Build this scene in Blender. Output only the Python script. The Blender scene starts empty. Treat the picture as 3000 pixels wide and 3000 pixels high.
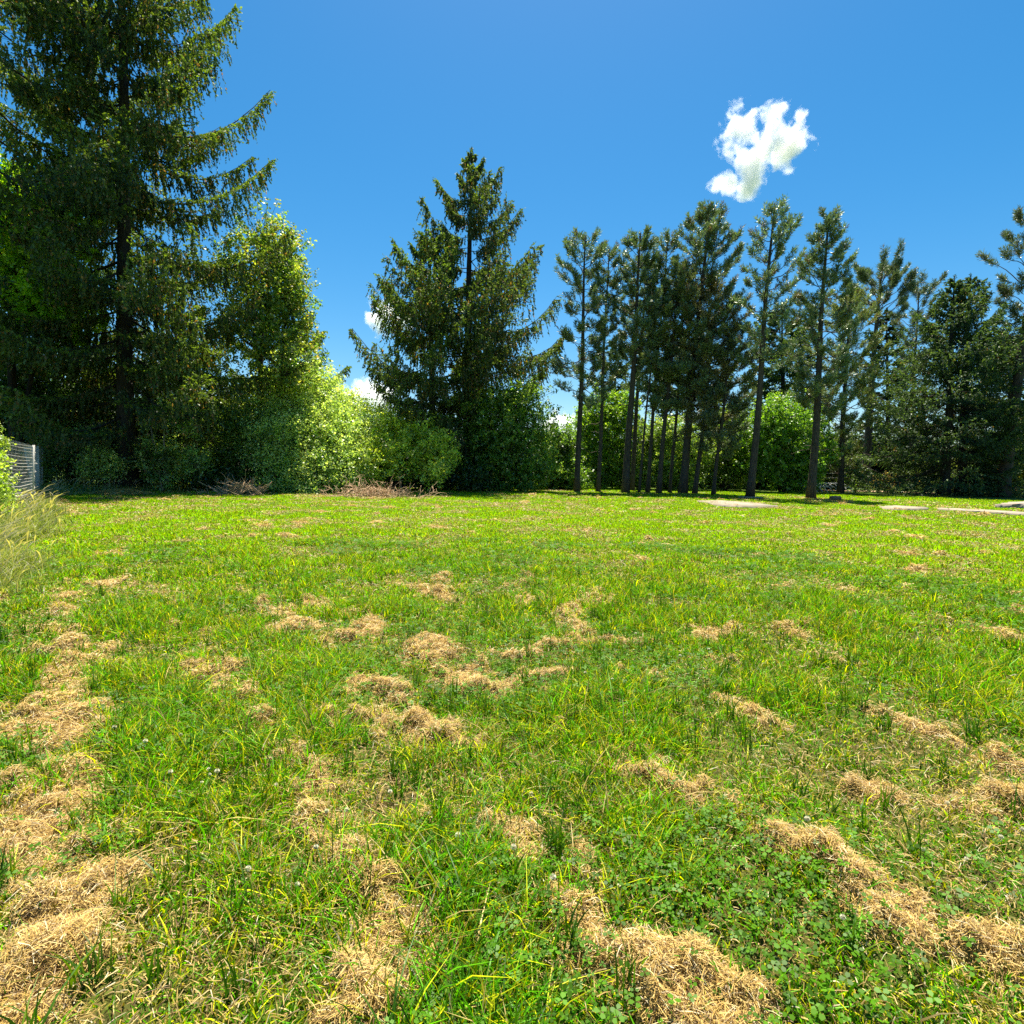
import bpy, math
import numpy as np
from mathutils import Vector, Matrix

rng = np.random.default_rng(11)
SC = bpy.context.scene
COL = SC.collection

# ------------------------------------------------------------------ camera
CAM_H = 1.42
PITCH = math.radians(4.4)
ROLL = math.radians(1.0)
FOV = math.radians(84.0)
cd = bpy.data.cameras.new('camera')
cam = bpy.data.objects.new('camera', cd)
COL.objects.link(cam)
cam.location = (0, 0, CAM_H)
cam.rotation_euler = (Matrix.Rotation(math.pi / 2 - PITCH, 3, 'X') @ Matrix.Rotation(ROLL, 3, 'Z')).to_euler()
cd.angle = FOV
cd.clip_start = 0.05
cd.clip_end = 20000
SC.camera = cam

# ------------------------------------------------------------------ light
SUN_EL, SUN_AZ = math.radians(71), math.radians(4)      # azimuth clockwise from +Y
world = bpy.data.worlds.new('World')
SC.world = world
world.use_nodes = True
wn, wl = world.node_tree.nodes, world.node_tree.links
bg = wn['Background']
sky = wn.new('ShaderNodeTexSky')
sky.sky_type = 'NISHITA'
sky.sun_disc = False
sky.sun_elevation = SUN_EL
sky.sun_rotation = SUN_AZ
sky.air_density = 1.0
sky.dust_density = 0.5
sky.ozone_density = 3.5
hs = wn.new('ShaderNodeHueSaturation')
hs.inputs['Saturation'].default_value = 1.40
hs.inputs['Hue'].default_value = 0.490
wl.new(sky.outputs[0], hs.inputs['Color'])
wl.new(hs.outputs[0], bg.inputs[0])
bg.inputs[1].default_value = 0.058
sd = bpy.data.lights.new('sun', 'SUN')
sd.energy = 5.0
sd.angle = math.radians(0.53)
sd.color = (1.0, 0.93, 0.80)
sun = bpy.data.objects.new('sun', sd)
COL.objects.link(sun)
to_sun = Vector((math.sin(SUN_AZ) * math.cos(SUN_EL), math.cos(SUN_AZ) * math.cos(SUN_EL), math.sin(SUN_EL)))
sun.rotation_euler = to_sun.to_track_quat('Z', 'Y').to_euler()
SC.view_settings.view_transform = 'Standard'
SC.view_settings.look = 'None'
SC.view_settings.exposure = 1.42
SC.view_settings.gamma = 1.0
SC.render.engine = 'CYCLES'
cy = SC.cycles
cy.max_bounces = 8
cy.diffuse_bounces = 3
cy.glossy_bounces = 2
cy.transmission_bounces = 4
cy.volume_bounces = 6
cy.transparent_max_bounces = 8
cy.use_denoising = False
cy.volume_max_steps = 256
cy.volume_step_rate = 0.5
cy.sample_clamp_indirect = 6

# ------------------------------------------------------------------ measuring helpers (photograph pixels, 3000 wide -> metres)
FPX = 1500 / math.tan(FOV / 2)
RM = np.array(cam.rotation_euler.to_matrix())

def ray(px, py):
    d = RM @ np.array([(px - 1500) / FPX, -(py - 1500) / FPX, -1.0])
    return d

def ground(px, py):
    d = ray(px, py)
    t = -CAM_H / d[2]
    return np.array([d[0] * t, d[1] * t, 0.0])

def at(px, py, Y):
    d = ray(px, py)
    t = Y / d[1]
    return np.array([d[0] * t, Y, CAM_H + d[2] * t])

def ground_at(px, Y):
    """ground point seen near column px at distance Y"""
    py = 1400
    for _ in range(4):
        d = ray(px, py)
        t = Y / d[1]
        z = CAM_H + d[2] * t
        py += z / t * FPX
    p = at(px, py, Y)
    p[2] = 0
    return p

# ------------------------------------------------------------------ noise
def _hash(ix, iy, seed):
    n = (ix.astype(np.int64) * 374761393 + iy.astype(np.int64) * 668265263 + seed * 982451653) & 0x7fffffff
    n = ((n ^ (n >> 13)) * 1274126177) & 0x7fffffff
    n = n ^ (n >> 16)
    return (n & 0xffff) / 65535.0

def vnoise(x, y, seed=0):
    ix, iy = np.floor(x), np.floor(y)
    fx, fy = x - ix, y - iy
    fx, fy = fx * fx * (3 - 2 * fx), fy * fy * (3 - 2 * fy)
    a, b = _hash(ix, iy, seed), _hash(ix + 1, iy, seed)
    c, d = _hash(ix, iy + 1, seed), _hash(ix + 1, iy + 1, seed)
    return (a * (1 - fx) + b * fx) * (1 - fy) + (c * (1 - fx) + d * fx) * fy

def fbm(x, y, seed=0, o=4):
    s, a, t = 0, 0.5, 0
    for k in range(o):
        s = s + a * vnoise(x * 2 ** k + 17.3 * k, y * 2 ** k - 9.1 * k, seed + k)
        t += a
        a *= 0.5
    return s / t

def sstep(a, b, x):
    t = np.clip((x - a) / (b - a), 0, 1)
    return t * t * (3 - 2 * t)

# ------------------------------------------------------------------ mesh building
class MB:
    """collects quads and triangles with a colour per vertex; build() links them as ONE mesh object"""
    def __init__(s):
        s.v, s.q, s.t, s.c, s.n = [], [], [], [], 0
    def add(s, v, q=None, t=None, c=None):
        v = np.asarray(v, float).reshape(-1, 3)
        s.v.append(v)
        if q is not None and len(q): s.q.append(np.asarray(q, np.int64).reshape(-1, 4) + s.n)
        if t is not None and len(t): s.t.append(np.asarray(t, np.int64).reshape(-1, 3) + s.n)
        if c is None: c = np.ones((len(v), 3))
        c = np.broadcast_to(np.asarray(c, float), (len(v), 3))
        s.c.append(c)
        s.n += len(v)
    def diamonds(s, c, a, b, col):
        """leaf: c centre, a half long axis, b half short axis (all Nx3)"""
        n = len(c)
        v = np.stack([c - a, c + b, c + a, c - b], 1).reshape(-1, 3)
        s.add(v, q=np.arange(n * 4).reshape(-1, 4), c=np.repeat(col, 4, 0))
    def tube(s, pts, rad, sides=6, col=(1, 1, 1), cap=True):
        pts = np.asarray(pts, float)
        n = len(pts)
        rad = np.broadcast_to(np.asarray(rad, float), (n,))
        tg = np.gradient(pts, axis=0)
        tg /= np.linalg.norm(tg, axis=1, keepdims=True) + 1e-9
        ref = np.array([0, 0, 1.0]) if abs(tg[:, 2]).mean() < 0.8 else np.array([1.0, 0, 0])
        u = np.cross(tg, ref); u /= np.linalg.norm(u, axis=1, keepdims=True) + 1e-9
        w = np.cross(tg, u)
        a = np.arange(sides) * 2 * np.pi / sides
        v = pts[:, None] + rad[:, None, None] * (np.cos(a)[None, :, None] * u[:, None] + np.sin(a)[None, :, None] * w[:, None])
        v = v.reshape(-1, 3)
        i = np.arange(n - 1)[:, None] * sides
        j = np.arange(sides)[None]
        k = (j + 1) % sides
        q = np.stack([i + j, i + k, i + sides + k, i + sides + j], -1).reshape(-1, 4)
        t = []
        if cap:
            v = np.vstack([v, pts[:1], pts[-1:]])
            b0, b1 = n * sides, n * sides + 1
            for jj in range(sides):
                t.append((b0, (jj + 1) % sides, jj))
                t.append((b1, (n - 1) * sides + jj, (n - 1) * sides + (jj + 1) % sides))
        s.add(v, q=q, t=t, c=col)
    def box(s, lo, hi, col=(1, 1, 1), M=None):
        x0, y0, z0 = lo; x1, y1, z1 = hi
        v = np.array([(x0,y0,z0),(x1,y0,z0),(x1,y1,z0),(x0,y1,z0),(x0,y0,z1),(x1,y0,z1),(x1,y1,z1),(x0,y1,z1)], float)
        if M is not None: v = v @ np.asarray(M).T
        s.add(v, q=[(0,3,2,1),(4,5,6,7),(0,1,5,4),(1,2,6,5),(2,3,7,6),(3,0,4,7)], c=col)
    def build(s, name, mat, parent=None, origin=None, smooth=False):
        v = np.vstack(s.v); c = np.vstack(s.c)
        if origin is not None: v = v - np.asarray(origin)
        q = np.vstack(s.q) if s.q else np.zeros((0, 4), np.int64)
        t = np.vstack(s.t) if s.t else np.zeros((0, 3), np.int64)
        me = bpy.data.meshes.new(name)
        me.vertices.add(len(v))
        me.vertices.foreach_set('co', v.astype(np.float32).ravel())
        nl = q.size + t.size
        me.loops.add(nl)
        me.loops.foreach_set('vertex_index', np.concatenate([q.ravel(), t.ravel()]).astype(np.int32))
        me.polygons.add(len(q) + len(t))
        st = np.concatenate([np.arange(len(q)) * 4, q.size + np.arange(len(t)) * 3]).astype(np.int32)
        me.polygons.foreach_set('loop_start', st)
        me.update(calc_edges=True)
        at_ = me.attributes.new('Col', 'FLOAT_COLOR', 'POINT')
        at_.data.foreach_set('color', np.hstack([c, np.ones((len(c), 1))]).astype(np.float32).ravel())
        me.materials.append(mat)
        if smooth: me.polygons.foreach_set('use_smooth', np.ones(len(me.polygons), bool))
        o = bpy.data.objects.new(name, me)
        COL.objects.link(o)
        if parent is not None: o.parent = parent
        elif origin is not None: o.location = origin
        return o

def tag(o, label=None, cat=None, group=None, kind=None):
    if label: o['label'] = label
    if cat: o['category'] = cat
    if group: o['group'] = group
    if kind: o['kind'] = kind
    return o

def empty(name, loc, label, cat, group=None):
    o = bpy.data.objects.new(name, None)
    o.empty_display_size = 0.3
    COL.objects.link(o)
    o.location = loc
    return tag(o, label, cat, group)

# ------------------------------------------------------------------ materials
def mat_leaf(name, trans=0.35, gloss=0.06, rough=0.4, tcol=(1.25, 1.35, 0.55), vary=0.0):
    m = bpy.data.materials.new(name); m.use_nodes = True
    n, l = m.node_tree.nodes, m.node_tree.links
    n.clear()
    out = n.new('ShaderNodeOutputMaterial')
    at_ = n.new('ShaderNodeAttribute'); at_.attribute_name = 'Col'
    df = n.new('ShaderNodeBsdfDiffuse')
    tr = n.new('ShaderNodeBsdfTranslucent')
    mu = n.new('ShaderNodeMix'); mu.data_type = 'RGBA'; mu.blend_type = 'MULTIPLY'
    mu.inputs[0].default_value = 1; mu.inputs[7].default_value = (*tcol, 1)
    l.new(at_.outputs['Color'], mu.inputs[6])
    l.new(at_.outputs['Color'], df.inputs[0])
    l.new(mu.outputs[2], tr.inputs[0])
    mx = n.new('ShaderNodeMixShader'); mx.inputs[0].default_value = trans
    l.new(df.outputs[0], mx.inputs[1]); l.new(tr.outputs[0], mx.inputs[2])
    if gloss > 0:
        gl = n.new('ShaderNodeBsdfGlossy'); gl.inputs['Roughness'].default_value = rough
        gl.inputs[0].default_value = (0.9, 0.95, 0.85, 1)
        m2 = n.new('ShaderNodeMixShader'); m2.inputs[0].default_value = gloss
        l.new(mx.outputs[0], m2.inputs[1]); l.new(gl.outputs[0], m2.inputs[2])
        l.new(m2.outputs[0], out.inputs[0])
    else:
        l.new(mx.outputs[0], out.inputs[0])
    return m

def mat_solid(name, c1, c2, scale=6.0, rough=0.85, bump=0.4, stretch=(1, 1, 1), useattr=False, detail=6):
    m = bpy.data.materials.new(name); m.use_nodes = True
    n, l = m.node_tree.nodes, m.node_tree.links
    p = n['Principled BSDF']; p.inputs['Roughness'].default_value = rough
    p.inputs['Specular IOR Level'].default_value = 0.25
    tc = n.new('ShaderNodeTexCoord'); mp = n.new('ShaderNodeMapping'); mp.inputs['Scale'].default_value = stretch
    l.new(tc.outputs['Object'], mp.inputs[0])
    nz = n.new('ShaderNodeTexNoise'); nz.inputs['Scale'].default_value = scale; nz.inputs['Detail'].default_value = detail
    nz.inputs['Roughness'].default_value = 0.65
    l.new(mp.outputs[0], nz.inputs[0])
    rp = n.new('ShaderNodeValToRGB'); e = rp.color_ramp.elements
    e[0].position = 0.35; e[1].position = 0.68; e[0].color = (*c1, 1); e[1].color = (*c2, 1)
    l.new(nz.outputs[0], rp.inputs[0])
    src = rp.outputs[0]
    if useattr:
        at_ = n.new('ShaderNodeAttribute'); at_.attribute_name = 'Col'
        mu = n.new('ShaderNodeMix'); mu.data_type = 'RGBA'; mu.blend_type = 'MULTIPLY'; mu.inputs[0].default_value = 1
        l.new(src, mu.inputs[6]); l.new(at_.outputs['Color'], mu.inputs[7]); src = mu.outputs[2]
    l.new(src, p.inputs['Base Color'])
    bp = n.new('ShaderNodeBump'); bp.inputs['Strength'].default_value = bump; bp.inputs['Distance'].default_value = 0.05
    l.new(nz.outputs[0], bp.inputs['Height']); l.new(bp.outputs[0], p.inputs['Normal'])
    return m

M_NEEDLE = mat_leaf('needles', 0.42, 0.03, 0.5, (1.5, 1.5, 0.45))
M_PINE = mat_leaf('pine_needles', 0.30, 0.09, 0.42, (1.3, 1.35, 0.6))
M_LEAF = mat_leaf('broad_leaves', 0.58, 0.05, 0.42, (1.35, 1.4, 0.5))
M_CLOVER = mat_leaf('clover_leaves', 0.4, 0.012, 0.5, (1.3, 1.4, 0.35))
M_GRASS = mat_leaf('grass_blades', 0.42, 0.012, 0.45, (1.45, 1.5, 0.1))
M_STRAW = mat_leaf('dry_straw', 0.25, 0.03, 0.5, (1.1, 1.0, 0.8))
M_BARK = mat_solid('bark', (0.035, 0.026, 0.02), (0.13, 0.098, 0.075), 5, 0.95, 0.9, (4, 4, 0.7))
M_BARKD = mat_solid('dark_bark', (0.02, 0.015, 0.012), (0.075, 0.06, 0.048), 5, 0.95, 0.9, (4, 4, 0.7))
M_PALEBARK = mat_solid('pale_bark', (0.16, 0.13, 0.10), (0.34, 0.30, 0.24), 7, 0.9, 0.4, (2, 2, .6))
M_STICK = mat_solid('dead_sticks', (0.32, 0.20, 0.11), (0.64, 0.45, 0.27), 9, 0.9, 0.3)
M_WIRE = mat_solid('galvanised_wire', (0.34, 0.33, 0.29), (0.54, 0.52, 0.47), 12, 0.5, 0.1)
M_CONC = mat_solid('pale_concrete', (0.20, 0.165, 0.11), (0.38, 0.33, 0.25), 3, 0.9, 0.4)
M_DIRT = mat_solid('bare_dirt', (0.26, 0.17, 0.09), (0.45, 0.32, 0.19), 2.5, 0.95, 0.4)
M_WOOD = mat_solid('weathered_wood', (0.13, 0.07, 0.035), (0.36, 0.22, 0.12), 6, 0.85, 0.4, (1, 8, 8))
M_BOARD = mat_solid('weathered_board', (0.20, 0.15, 0.11), (0.42, 0.36, 0.29), 3, 0.85, 0.3, (1, 6, 6))
M_PIPE = mat_solid('white_pipe', (0.60, 0.60, 0.57), (0.78, 0.78, 0.75), 6, 0.45, 0.05)
M_FLOWER = mat_leaf('clover_blossom', 0.3, 0.0, 0.5, (1, 1, 0.9))

# ------------------------------------------------------------------ dry clippings: where the mower left them
S19 = 3000 / 1932.0
ROWS = [  # polylines x, y, width, strength measured in the photograph
 [(115,1105,26),(120,1160,40),(130,1200,55),(135,1260,70),(135,1310,85),(140,1360,95),(145,1410,85),(145,1460,85),(150,1515,80)],
 [(0,1395,50),(70,1380,45),(120,1390,50)],
 [(0,1510,45),(50,1530,60),(110,1535,60),(150,1515,70)],
 [(0,1585,70),(60,1610,80),(150,1625,75),(155,1700,95),(140,1780,80),(90,1845,110),(50,1900,140),(20,1940,150)],
 [(40,1185,12),(100,1200,25)],
 [(310,1110,14),(325,1150,24),(330,1190,26),(318,1210,16)],
 [(440,1110,12),(500,1140,30),(540,1170,40),(600,1190,44),(620,1230,34)],
 [(385,1205,20),(400,1240,32),(430,1280,56),(450,1310,56),(480,1350,50),(510,1390,44),(545,1420,44),(590,1460,64),(600,1500,80),(595,1550,80),(610,1590,54),(660,1620,50),(675,1660,44),(690,1720,80),(720,1780,120),(730,1830,130),(700,1890,140),(690,1940,130)],
 [(570,1130,20),(610,1150,44),(690,1165,32),(705,1190,54),(640,1210,40)],
 [(735,1098,22),(780,1110,26),(830,1125,44),(860,1135,26)],
 [(905,1100,15),(980,1115,32),(1030,1140,30)],
 [(985,1088,14),(1020,1098,18)],
 [(1070,1110,20),(1120,1122,32),(1175,1130,20)],
 [(1055,1165,25),(1090,1180,44),(1110,1200,24)],
 [(930,1240,20),(980,1250,34),(1040,1225,44),(1090,1210,44),(1150,1215,22),(1230,1215,14)],
 [(760,1250,44),(800,1245,64),(850,1270,78),(900,1290,66),(940,1310,34)],
 [(950,1305,30),(1000,1280,46),(1070,1285,30)],
 [(650,1310,30),(690,1290,42),(740,1310,44),(770,1340,34)],
 [(690,1350,40),(740,1365,60),(800,1390,60),(900,1410,34),(920,1400,20)],
 [(1030,1320,14),(1045,1350,18),(1060,1390,22)],
 [(1160,1280,20),(1230,1285,36)], [(1130,1330,20),(1180,1320,32)],
 [(1340,1240,20),(1375,1250,20)], [(1350,1320,22),(1400,1340,28),(1450,1370,36)],
 [(1190,1395,50),(1195,1435,66),(1165,1460,44)],
 [(1235,1465,40),(1280,1500,70),(1310,1512,44)],
 [(1390,1515,30),(1430,1570,40),(1440,1600,44),(1500,1605,44),(1560,1620,54),(1620,1660,56),(1690,1700,34)],
 [(1620,1710,44),(1700,1745,52),(1770,1770,48),(1830,1803,48),(1940,1810,44)],
 [(1620,1490,40),(1660,1500,70),(1705,1512,36)],
 [(1860,1440,30),(1940,1450,46)], [(1760,1510,22),(1850,1535,50),(1940,1540,56)],
 [(870,1495,20),(935,1530,34),(980,1580,60),(1000,1625,60)],
 [(1080,1590,26),(1095,1620,34),(1110,1660,44)],
 [(1040,1700,60),(1075,1755,100),(1120,1790,80)],
 [(1170,1800,50),(1240,1835,100),(1300,1870,150),(1370,1930,170)],
 [(790,1555,24),(860,1545,30)], [(600,1350,20),(640,1400,22)],
 [(1430,1105,12),(1490,1108,14)], [(1570,1108,12),(1610,1116,14)], [(1700,1105,12),(1725,1120,14)],
 [(1825,1245,16),(1885,1262,20)], [(1670,1355,18),(1730,1375,20),(1800,1400,22)],
 [(1505,1285,12),(1560,1312,18)], [(1770,1165,12),(1890,1190,16)], [(1600,1330,16),(1650,1350,18)],
 [(220,1100,10),(240,1110,14)], [(545,1035,8),(575,1040,9)], [(330,1020,7),(350,1022,8)],
 [(1530,1240,12),(1600,1255,14)],
]
DOTS = []
for row in ROWS:
    for (x0, y0, w0), (x1, y1, w1) in zip(row[:-1], row[1:]):
        n = max(2, int(math.hypot(x1 - x0, y1 - y0) / 12))
        for k in range(n + 1):
            f = k / n
            px, py, w = x0 + (x1 - x0) * f, y0 + (y1 - y0) * f, w0 + (w1 - w0) * f
            g = ground(px * S19, py * S19)
            d = math.hypot(g[0], g[1])
            rr = 0.5 * w * S19 / FPX * d * 0.74
            DOTS.append((g[0] + rng.normal(0, .26) * rr, g[1] + rng.normal(0, .4) * rr, rr * (0.6 + 0.6 * rng.random())))
            for _ in range(2):
                aa, q = rng.random() * 6.28, rr * (0.9 + 1.6 * rng.random() ** 1.5)
                DOTS.append((g[0] + math.cos(aa) * q, g[1] + math.sin(aa) * q * 1.3, rr * (0.12 + 0.25 * rng.random()) + 0.012))
for _ in range(190):   # scattered small tufts of clippings, more of them far off
    y = 3.0 + 30 * rng.random() ** 0.8
    x = (rng.random() - 0.5) * 2.0 * y * 1.05
    DOTS.append((x, y, 0.06 + 0.16 * rng.random()))
DOTS = np.array(DOTS)

_G = 0.06
_gx0, _gy0, _gnx, _gny = -26.0, 0.0, int(56 / _G), int(36 / _G)
_XX, _YY = np.meshgrid(_gx0 + np.arange(_gnx) * _G, _gy0 + np.arange(_gny) * _G)
_S = np.zeros_like(_XX)
for (x, y, r) in DOTS:
    R = r * 1.6 + 0.05
    i0, i1 = int((x - R - _gx0) / _G), int((x + R - _gx0) / _G) + 2
    j0, j1 = int((y - R * 1.2 - _gy0) / _G), int((y + R * 1.2 - _gy0) / _G) + 2
    i0, j0 = max(i0, 0), max(j0, 0); i1, j1 = min(i1, _gnx), min(j1, _gny)
    if i1 <= i0 or j1 <= j0: continue
    dd = np.hypot(_XX[j0:j1, i0:i1] - x, (_YY[j0:j1, i0:i1] - y) / 1.15) / r
    _S[j0:j1, i0:i1] = np.maximum(_S[j0:j1, i0:i1], np.clip(1.36 - dd, 0, 1))
_nz = fbm(_XX * 5, _YY * 5, 3, 4) - 0.5
_nb = fbm(_XX * 1.4, _YY * 1.4, 8, 3)
_nh = fbm(_XX * 14, _YY * 14, 33, 2) - 0.5
_S = sstep(0.18, 0.92, _S * 1.12 + (_nz * 1.7 + _nh * 1.5) * (_S > 0.02) + 0.55 * np.clip(_nb - 0.62, 0, 1) * 3 * (_YY < 9))

def straw(x, y):
    fx, fy = np.clip((x - _gx0) / _G, 0, _gnx - 2), np.clip((y - _gy0) / _G, 0, _gny - 2)
    i, j = fx.astype(int), fy.astype(int); u, w = fx - i, fy - j
    s = (_S[j, i] * (1 - u) + _S[j, i + 1] * u) * (1 - w) + (_S[j + 1, i] * (1 - u) + _S[j + 1, i + 1] * u) * w
    return s * (np.abs(x) < 28) * (y > 0) * (y < 35.8)

def hgt(x, y):
    d = np.hypot(x, y)
    near = 1 - sstep(25, 60, d)
    h = (fbm(x * 1.1, y * 1.1, 21, 3) - 0.5) * 0.07 + (fbm(x * 5, y * 5, 31, 2) - 0.5) * 0.025
    s = straw(x, y)
    h = h + s * (0.004 + 0.06 * sstep(.42, .72, fbm(x * 6, y * 6, 5, 3)))
    return h * near

# ------------------------------------------------------------------ ground sheet
def make_ground():
    r = np.concatenate([np.geomspace(0.25, 45, 520), np.geomspace(48, 6000, 40)])
    a_in = np.linspace(-math.radians(58), math.radians(58), 620)
    a_out = np.linspace(math.radians(58), math.radians(302), 80)[1:-1]
    a = np.concatenate([a_in, a_out])
    A, R = np.meshgrid(a, r)
    X, Y = R * np.sin(A), R * np.cos(A)
    Z = hgt(X, Y)
    s = straw(X, Y)
    n1 = fbm(X * 2.2, Y * 2.2, 41, 4)[..., None]
    n2 = fbm(X * 18, Y * 18, 43, 3)[..., None]
    soil = np.array([0.018, 0.013, 0.006]); thatch = np.array([0.13, 0.09, 0.02]); green = np.array([0.06, 0.13, 0.002])
    c = soil * (1 - n2) + thatch * n2
    D = np.hypot(X, Y)[..., None]
    gm = np.clip(0.45 + (n1 - 0.5) * 1.6 + D / 20, 0, 1) * 0.75
    c = c * (1 - gm) + green * gm
    straw_c = np.array([0.38, 0.25, 0.09])
    c = c * (1 - s[..., None] * 0.8) + straw_c * s[..., None] * 0.8
    nr, na = R.shape
    v = np.stack([X, Y, Z], -1).reshape(-1, 3)
    i = np.arange(nr - 1)[:, None] * na; j = np.arange(na)[None]; k = (j + 1) % na
    q = np.stack([i + j, i + na + j, i + na + k, i + k], -1).reshape(-1, 4)
    b = MB(); b.add(v, q=q, c=c.reshape(-1, 3))
    ctr = len(v)
    b.add([[0, 0, Z[0].mean()]], c=[[0.1, 0.08, 0.04]])
    b.t.append(np.stack([np.full(na, ctr), np.arange(na), (np.arange(na) + 1) % na], 1)[:, [0, 2, 1]])
    m = mat_solid('meadow_soil', (0.75, 0.75, 0.75), (1.25, 1.25, 1.25), 30, 0.95, 0.7, useattr=True)
    tag(b.build('ground', m, smooth=True), kind='structure')
make_ground()

# ------------------------------------------------------------------ grass
def sector(n_rho, d0, d1, power, d_ref, half=0.88, dens=1.0):
    """random points in the view wedge; density n_rho per m2 up to d_ref, then falling with distance"""
    ds = np.geomspace(d0, d1, 400)
    rho = n_rho * np.minimum(1, (d_ref / ds) ** power)
    w = rho * 2 * half * ds
    cum = np.concatenate([[0], np.cumsum((w[1:] + w[:-1]) / 2 * np.diff(ds))])
    N = int(cum[-1] * dens)
    d = np.interp(rng.random(N) * cum[-1], cum, ds)
    a = (rng.random(N) * 2 - 1) * half
    return d * np.sin(a), d * np.cos(a), d

def greenness(x, y):
    return fbm(x * 0.7, y * 0.7, 61, 4)

def blade_colors(x, y, n, d):
    g = fbm(x * 1.3, y * 1.3, 71, 4)[:, None]
    r = rng.random((n, 1))
    base = np.array([0.145, 0.35, 0.001]); deep = np.array([0.045, 0.23, 0.002]); yel = np.array([0.40, 0.42, 0.006]); dry = np.array([0.36, 0.27, 0.10])
    c = base * (1 - g) + deep * g * 1.0
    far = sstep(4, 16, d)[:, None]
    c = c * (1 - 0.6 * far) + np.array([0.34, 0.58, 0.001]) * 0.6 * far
    c = np.where(r < 0.30, yel, c)
    c = np.where(r > 0.97 - 0.10 * (1 - far), dry, c)
    return c * (0.2 + 1.75 * rng.random((n, 1)) ** 1.4)

def blades(mb, x, y, z, H, W, lean, seg, col, curl=None):
    """curved tapering grass blades with seg quads"""
    n = len(x)
    az = rng.random(n) * 2 * np.pi
    dx, dy = np.cos(az), np.sin(az)
    fa = rng.random(n) * 2 * np.pi
    wx, wy = np.cos(fa), np.sin(fa)
    k = seg + 1
    t = np.linspace(0, 1, k)[None]
    L = lean[:, None]
    bend = L * t ** 2
    px = x[:, None] + dx[:, None] * bend * H[:, None]
    py = y[:, None] + dy[:, None] * bend * H[:, None]
    pz = z[:, None] + H[:, None] * (t - 0.32 * np.minimum(L, 1.6) * t ** 2.2)
    ww = W[:, None] * 0.5 * (1 - t ** 1.7 * 0.88)
    lx, ly = wx[:, None] * ww, wy[:, None] * ww
    va = np.stack([px - lx, py - ly, pz], -1); vb = np.stack([px + lx, py + ly, pz], -1)
    v = np.stack([va, vb], 2).reshape(n, 2 * k, 3).reshape(-1, 3)
    b = np.arange(n)[:, None] * 2 * k
    s_ = np.arange(seg)[None] * 2
    q = np.stack([b + s_, b + s_ + 1, b + s_ + 3, b + s_ + 2], -1).reshape(-1, 4)
    mb.add(v, q=q, c=np.repeat(col, 2 * k, 0))

def tall_side(x, y):
    """1 left of the mown edge where the grass was left to grow"""
    xe = np.interp(y, [0, 5, 7.6, 10.8, 15, 20, 26, 28, 30.5], [-4.5, -4.6, -6.1, -8.4, -11.8, -15.8, -18.5, -16, -9.5])
    return sstep(0.0, 1.2, xe - x + (fbm(x * .8, y * .8, 91, 3) - .5) * 2.0)

mb = MB()
for (rho, d0, d1, pw, dr, seg) in ((8500, 1.15, 5.0, 1.2, 3.2, 3), (5200, 5.0, 13.0, 1.3, 5.0, 2), (1900, 13.0, 46.0, 1.4, 13.0, 1)):
    x, y, d = sector(rho, d0, d1, pw, dr)
    s = straw(x, y)
    g = fbm(x * 1.7, y * 1.7, 51, 4)
    tuft = fbm(x * 7, y * 7, 55, 2)
    keep = rng.random(len(x)) < (1 - 0.86 * s) * np.clip(0.2 + 1.3 * sstep(0.36, 0.56, g * 0.6 + tuft * 0.4) + d / 18, 0, 1)
    x, y, d, s, g, tuft = x[keep], y[keep], d[keep], s[keep], g[keep], tuft[keep]
    n = len(x)
    H = (0.034 + 0.05 * rng.random(n)) * (0.7 + 1.1 * sstep(0.42, 0.68, g)) * (0.75 + 0.6 * tuft)
    H *= np.where(rng.random(n) < 0.03 * (d < 9), 1.7, 1.0)
    H *= 1 - 0.45 * sstep(5, 20, d)
    W = (0.004 + 0.0044 * rng.random(n)) * np.maximum(1, d / 4.0) ** 0.85
    lean = np.abs(rng.normal(0, 0.75, n)) + 0.15
    blades(mb, x, y, hgt(x, y) - 0.004, H, W, lean, seg, blade_colors(x, y, n, d))
tag(mb.build('grass', M_GRASS), kind='stuff')

# lush darker tufts near by
mb = MB()
x, y, d = sector(30, 1.2, 9.0, 0.8, 3.0)
keep = (straw(x, y) < 0.4) & (rng.random(len(x)) < 0.25 + 0.9 * sstep(0.45, 0.62, fbm(x * .9, y * .9, 77, 3)))
x, y, d = x[keep], y[keep], d[keep]
m_ = 14
X = np.repeat(x, m_) + rng.normal(0, 0.016, len(x) * m_); Y = np.repeat(y, m_) + rng.normal(0, 0.016, len(x) * m_)
n = len(X)
c = np.array([0.045, 0.125, 0.010]) * (0.6 + 0.9 * rng.random((n, 1)))
c = np.where(rng.random((n, 1)) < 0.25, np.array([0.13, 0.23, 0.012]), c)
blades(mb, X, Y, hgt(X, Y) - 0.004, np.repeat(0.10 + 0.10 * rng.random(len(x)), m_) * (0.5 + 0.7 * rng.random(n)), 0.0045 + 0.005 * rng.random(n), np.abs(rng.normal(0.2, 0.6, n)), 4, c)
tag(mb.build('tufted_grass', M_GRASS), kind='stuff')

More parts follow.
